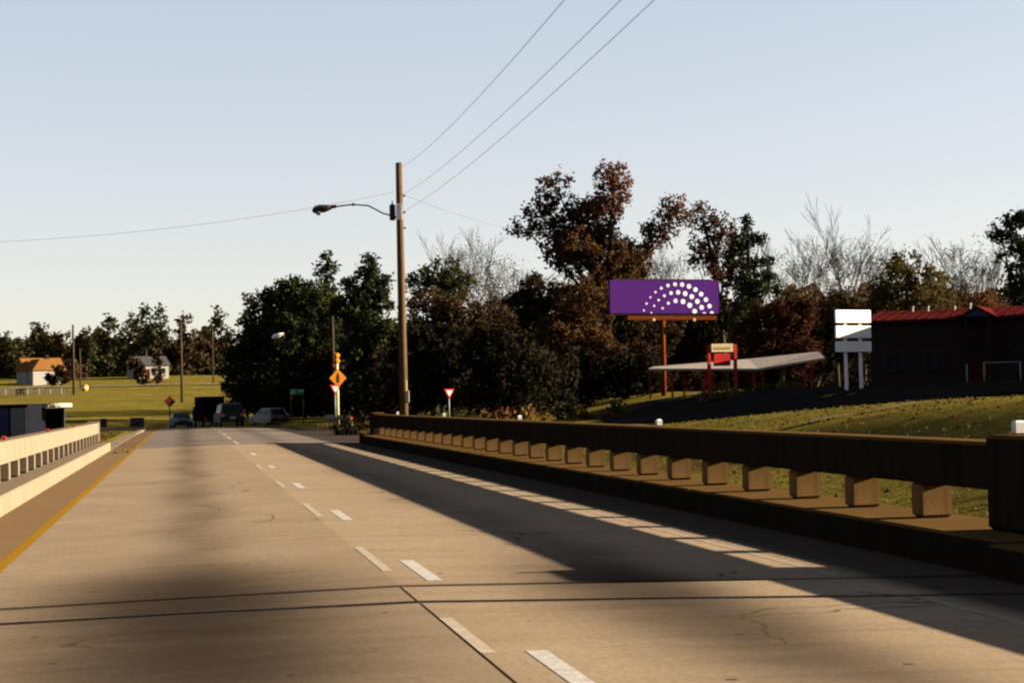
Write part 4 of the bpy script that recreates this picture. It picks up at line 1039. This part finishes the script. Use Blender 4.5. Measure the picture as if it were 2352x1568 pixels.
for x in (-0.46, 0.46): MB().box((x, 0, za/2), (0.09, 0.07, za), 0, 0.01).build('post', M['wood_grey'], gs)
Z = 178
o, p, h = signpost('warning_sign', 'dull red diamond sign in shade on the left lawn before the far pole', 390, 965, 915, Z, 0.05, 'wood_grey')
diamond(o, zat(922, 390, Z, p), 0.58, -0.08, 'dark_red_sign')

# --- guardrail at the foot of the orange diamond sign
pa, pb = place(747, 962, 118), place(806, 968, 104)
ln = (pb-pa).length
gr_ = thing('guardrail', 'short steel guardrail at the foot of the orange diamond sign', 'guardrail', pa, math.atan2((pb-pa).y, (pb-pa).x))
prof = [(0.0, 0.45), (0.06, 0.49), (0.0, 0.55), (0.0, 0.62), (0.06, 0.68), (0.0, 0.75), (-0.03, 0.75), (0.03, 0.68), (-0.03, 0.62), (-0.03, 0.55), (0.03, 0.49), (-0.03, 0.45)]
MB().prism(prof, 'x', 0, ln).build('rail', M['galv'], gr_)
for k in range(5): MB().box((ln*(k+0.3)/5, 0.1, 0.35), (0.12, 0.15, 0.8), 0, 0.01).build('post', M['wood_grey'], gr_)
p = place(806, 966, 103); dl = thing('delineator_post', 'short pale green post with a red cap at the right end of the guardrail', 'post', p, FACE)
MB().tube([(0, 0, 0), (0, 0, 0.5)], 0.085, 9).build('shaft', M['pale_green'], dl, True); MB().tube([(0, 0, 0.5), (0, 0, 0.68)], [0.09, 0.075], 9).build('cap', M['sign_red'], dl, True)

# --- vehicles
def wheel(par, x, y, r, w_=0.2):
    wl = MB().tube([(x-w_/2, y, r), (x+w_/2, y, r)], r, 16).build('wheel', M['rubber_tyre'], par)
    MB().tube([(x-w_/2-0.012, y, r), (x+w_/2+0.012, y, r)], r*0.58, 12).build('rim', M['galv'], wl)
def body_loft(prof, wd, tuck, par, name, mat):
    """side profile (y, z) extruded over width wd, narrowed by tuck(z)"""
    n = len(prof); vs = []
    for sx in (-1, -0.86, 0.86, 1):
        for y, z in prof:
            k = tuck(z)*(1.0 if abs(sx) < 1 else 1.0); q = 1.0 if abs(sx) < 1 else 0.97
            vs.append((sx*wd/2*k, y*q, z if abs(sx) < 1 else z*q+0.015))
    fs = [tuple(range(n))[::-1], tuple(range(3*n, 4*n))]
    for L in range(3):
        for i in range(n):
            j = (i+1) % n; fs.append((L*n+i, L*n+j, (L+1)*n+j, (L+1)*n+i))
    return MB().add(vs, fs).build(name, mat, par)
def car(name, label, cat, px, py, Z, rot, paint, kind='sedan', z=None):
    p = P(px, py, Z); p.z = (rz(p.y) if z is None else z)+0.01
    o = thing(name, label, cat, p, rot)
    wd = 1.74
    if kind == 'hatch':
        L = 4.1; low = [(-2.0, 0.28), (-2.05, 0.62), (-1.95, 0.92), (0.75, 0.95), (1.85, 0.80), (2.05, 0.55), (2.02, 0.28)]
        cab = [(-1.85, 0.91), (-1.45, 1.40), (-0.9, 1.46), (0.15, 1.42), (0.95, 0.94)]; rr = 0.30
    elif kind == 'sedan':
        L = 4.6; low = [(-2.25, 0.28), (-2.3, 0.65), (-2.1, 0.90), (-1.3, 0.94), (0.8, 0.94), (2.0, 0.82), (2.28, 0.6), (2.25, 0.28)]
        cab = [(-1.45, 0.93), (-0.85, 1.38), (-0.3, 1.43), (0.25, 1.40), (1.0, 0.93)]; rr = 0.31
    else:   # van / sport utility
        wd = 1.95; L = 4.8; low = [(-2.3, 0.40), (-2.38, 0.75), (-2.3, 1.10), (1.1, 1.12), (2.2, 1.0), (2.4, 0.75), (2.35, 0.40)]
        cab = [(-2.26, 1.09), (-2.05, 1.82), (-1.8, 1.90), (0.2, 1.86), (1.15, 1.11)]; rr = 0.37
    body_loft(low, wd, lambda z: 1.0, o, 'body', M[paint])
    zl0, zl1 = cab[0][1], max(c[1] for c in cab)
    cb = body_loft(cab, wd*0.95, lambda z: 1-0.2*(z-zl0)/(zl1-zl0), o, 'cabin', M[paint])
    # windows: rear, windscreen and two side panes each side
    def pane(quad): MB().add(quad+[(q[0], q[1], q[2]-0.02) for q in quad], [(0, 1, 2, 3), (7, 6, 5, 4), (0, 4, 5, 1), (1, 5, 6, 2), (2, 6, 7, 3), (3, 7, 4, 0)]).build('window', M['glass'], cb)
    (y0, z0), (y1, z1) = cab[0], cab[1]
    def pt(x, a, b_, q, off): return (x, lerp(a[0], b_[0], q)+off[0], lerp(a[1], b_[1], q)+off[1])
    w0, w1 = wd*0.38, wd*0.33
    pane([pt(-w0, cab[0], cab[1], .12, (-.03, .03)), pt(w0, cab[0], cab[1], .12, (-.03, .03)), pt(w1, cab[0], cab[1], .88, (-.03, .03)), pt(-w1, cab[0], cab[1], .88, (-.03, .03))])
    pane([pt(-w0, cab[-1], cab[-2], .1, (.03, .03)), pt(w0, cab[-1], cab[-2], .1, (.03, .03)), pt(w1, cab[-1], cab[-2], .9, (.03, .03)), pt(-w1, cab[-1], cab[-2], .9, (.03, .03))])
    for sx in (-1, 1):
        for a, b_ in ((cab[0][0]+0.35, -0.38), (-0.3, cab[-1][0]-0.4)):
            zt2 = zl1-0.12; xb_, xt_ = sx*(wd*0.475+0.012), sx*(wd*0.475*0.84+0.012)
            q = [(xb_, a, zl0+0.05), (xb_, b_, zl0+0.05), (xt_, b_-0.15, zt2), (xt_, a+0.2, zt2)]
            MB().add(q+[(v[0]-sx*0.02, v[1], v[2]) for v in q], [(0, 1, 2, 3), (7, 6, 5, 4), (0, 4, 5, 1), (1, 5, 6, 2), (2, 6, 7, 3), (3, 7, 4, 0)]).build('window', M['glass'], cb)
    yr, yf = low[1][0], low[-2][0]
    for sx in (-1, 1):
        MB().box((sx*wd*0.40, yr+0.03, low[2][1]-0.17), (0.26, 0.1, 0.22), 0, 0.02).build('taillight', M['tail'], o)
        MB().box((sx*wd*0.37, yf-0.03, low[-3][1]-0.14), (0.32, 0.12, 0.16), 0, 0.02).build('headlight', M['lens'], o)
        for y in (-L*0.30, L*0.31): wheel(o, sx*(wd/2-0.1), y, rr)
    MB().box((0, yr-0.01, 0.5), (wd*0.92, 0.14, 0.16), 0, 0.03).build('bumper', M['dark_metal'], o)
    MB().box((0, yf+0.01, 0.46), (wd*0.92, 0.14, 0.16), 0, 0.03).build('bumper', M['dark_metal'], o)
    MB().box((0, yr-0.03, 0.72), (0.42, 0.02, 0.18)).build('licence_plate', M['cream'], o)
    return o
car('hatchback', 'silver blue hatchback turning left in front of the dark evergreens', 'car', 618, 967, 150, R(24), 'car_silver', 'hatch')
car('van', 'dark navy van with red tail lamps, seen from behind', 'van', 526, 983, 146, R(6), 'car_black', 'van')
car('sedan', 'dark teal car with two pale headlamps facing the camera', 'car', 416, 983, 166, R(186), 'car_teal', 'sedan')
def box_truck(label, px, Z, rot, zg, w_, h, L, mat, group=None, rearmark=False):
    p = P(px, 970, Z); p.z = zg
    o = thing('box_truck', label, 'truck', p, rot)
    MB().box((0, -0.6, 0.75+h/2), (w_, L, h), 0, 0.03).build('cargo_box', M[mat], o)
    MB().prism([(L/2-0.55, 0.6), (L/2+1.25, 0.6), (L/2+1.25, 1.25), (L/2+0.9, 2.0), (L/2-0.3, 2.1), (L/2-0.55, 2.1)], 'x', -w_/2+0.1, w_/2-0.1).build('cab', M[mat], o)
    MB().box((0, L/2+1.1, 1.6), (w_*0.75, 0.1, 0.55), 0, 0.01).build('windscreen', M['glass'], o)
    MB().box((0, -0.2, 0.62), (0.8, L+1.6, 0.22)).build('chassis', M['dark_metal'], o)
    for sx in (-1, 1):
        for y in (-L*0.33, L/2+0.35): wheel(o, sx*(w_/2-0.18), y, 0.42, 0.26)
        MB().box((sx*w_*0.4, -0.6-L/2-0.02, 0.85), (0.2, 0.06, 0.16)).build('taillight', M['tail'], o)
        MB().box((sx*w_*0.36, L/2+1.26, 0.85), (0.26, 0.06, 0.18)).build('headlight', M['lens'], o)
    if rearmark:
        MB().box((-w_*0.25, -0.6-L/2-0.012, 0.75+h*0.55), (w_*0.44, 0.02, h*0.72)).build('rear_door', M['blue_grey'], o)
        MB().box((w_*0.25, -0.6-L/2-0.012, 0.75+h*0.55), (w_*0.44, 0.02, h*0.72)).build('rear_door', M['galv'], o)
    return o
box_truck('tall dark box truck ahead on the left of the dark van', 479, 178, R(10), -0.75, 2.1, 2.3, 4.6, 'truck_box')
pg = P(45, 990, 100)
box_truck('blue grey box truck below the left railing by the flat canopy', 45, 100, R(-6), ground_z(pg.x, pg.y), 1.9, 2.25, 4.2, 'truck_box', None, True)

# --- left side: flat canopy, fence, houses, small things
Z = 128; s = mpp(Z); p = place(50, 975, Z)
cp = thing('flat_canopy', 'flat pale canopy roof above the blue grey truck at the left edge', 'canopy', p, FACE-R(6))
zt_ = zat(932, 60, Z, p)
MB().box((-1.2, 1.5, zt_), (7.0, 5.0, 0.30), 0, 0.04).build('roof', M['siding'], cp)
for x in (-4.2, 1.8):
    for y in (-0.5, 3.5): MB().box((x, y, zt_/2-0.1), (0.2, 0.2, zt_), 0, 0.01).build('post', M['dark_metal'], cp)
MB().box((-1.0, 3.6, zt_/2-0.1), (5.6, 0.3, zt_-0.2), 0, 0.02).build('back_wall', M['truck_box'], cp)
Z = 300; s = mpp(Z); p = place(75, 918, Z)
fn = thing('low_fence', 'long low pale picket fence on the far hill at the left edge', 'fence', p, FACE+R(22))
xa, xb = -110*s, 82*s
for k in range(24):
    x = lerp(xa, xb, k/23); MB().box((x, 0, 0.55+0.05*math.sin(k*2.1)), (0.42, 0.08, 1.0+0.1*math.sin(k*1.7)), 0, 0.01).build('picket', M['picket'] if k % 3 else M['picket_pale'], fn)
MB().box(((xa+xb)/2, 0.08, 0.8), (xb-xa, 0.06, 0.12)).box(((xa+xb)/2, 0.08, 0.35), (xb-xa, 0.06, 0.12)).build('fence_rail', M['wood_grey'], fn)

def house(label, px, base, Z, wd, dp, wall_h, roof_h, rot, roofm, wallm, name='house', wing=False):
    p = place(px, base, Z); o = thing(name, label, 'house', p, FACE+rot)
    MB().box((0, dp/2, wall_h/2-0.3), (wd, dp, wall_h+0.6)).build('wall', M[wallm], o)
    e = 0.4
    rf = MB().prism([(-e, wall_h-0.1), (dp/2, wall_h+roof_h), (dp+e, wall_h-0.1)], 'x', -wd/2-e, wd/2+e).build('roof', M[roofm], o)
    MB().box((wd*0.18, dp*0.5, wall_h+roof_h), (0.7, 0.7, 1.3), 0, 0.02).build('chimney', M['brick'], rf)
    for x in (-wd*0.32, wd*0.05, wd*0.34):
        wn = MB().box((x, -0.02, wall_h*0.55), (1.1, 0.08, 1.4), 0, 0.01).build('window', M['siding'], o)
        MB().box((x, -0.075, wall_h*0.55), (0.85, 0.03, 1.15)).build('pane', M['glass'], wn)
    MB().box((-wd*0.13, -0.02, 1.05), (0.95, 0.08, 2.1), 0, 0.01).build('door', M['dark_red_sign'], o)
    if wing:
        MB().box((-wd*0.30, -1.6, wall_h/2-0.3), (wd*0.34, 3.2, wall_h+0.6)).build('wing_wall', M[wallm], o)
        MB().prism([(-wd*0.5, wall_h-0.1), (-wd*0.30, wall_h+roof_h*0.85), (-wd*0.10, wall_h-0.1)], 'y', -3.6, dp*0.3).build('wing_roof', M[roofm], o)
    return o
house('tan roofed house with white walls on the far hill at left', 105, 880, 372, 8.0, 6.5, 2.9, 2.6, R(34), 'roof_tan', 'siding', wing=True)
house('white walled house with a grey roof half hidden by pines on the far hill', 350, 872, 392, 7.5, 6.0, 3.0, 2.0, R(30), 'roof_grey', 'siding')
p = place(195, 905, 318); rl = thing('barrel', 'small bright orange barrel on the hillside below the pair of far poles', 'barrel', p, FACE)
MB().tube([(0, 0, 0), (0, 0, 0.2), (0, 0, 0.9), (0, 0, 1.1)], [0.5, 0.55, 0.55, 0.42], 14).build('drum', M['amber'], rl, True); MB().tube([(0, 0, 0.45), (0, 0, 0.7)], 0.565, 14).build('stripe', M['white_metal'], rl, True)
for px, wv, lab in ((238, 0.7, 'small dark utility box standing at the shade edge on the left lawn'), (315, 1.6, 'wider dark utility box on the left lawn near the diamond sign')):
    p = place(px, 955, 190); bo = thing('utility_box', lab, 'utility box', p, FACE+R(8), 'utility boxes on the lawn')
    MB().box((0, 0, 0.55), (wv*0.9, 0.6, 1.1), 0, 0.04).build('cabinet', M['dark_metal'], bo); MB().box((0, 0, 1.13), (wv*0.95, 0.66, 0.07), 0, 0.02).build('lid', M['truck_box'], bo)
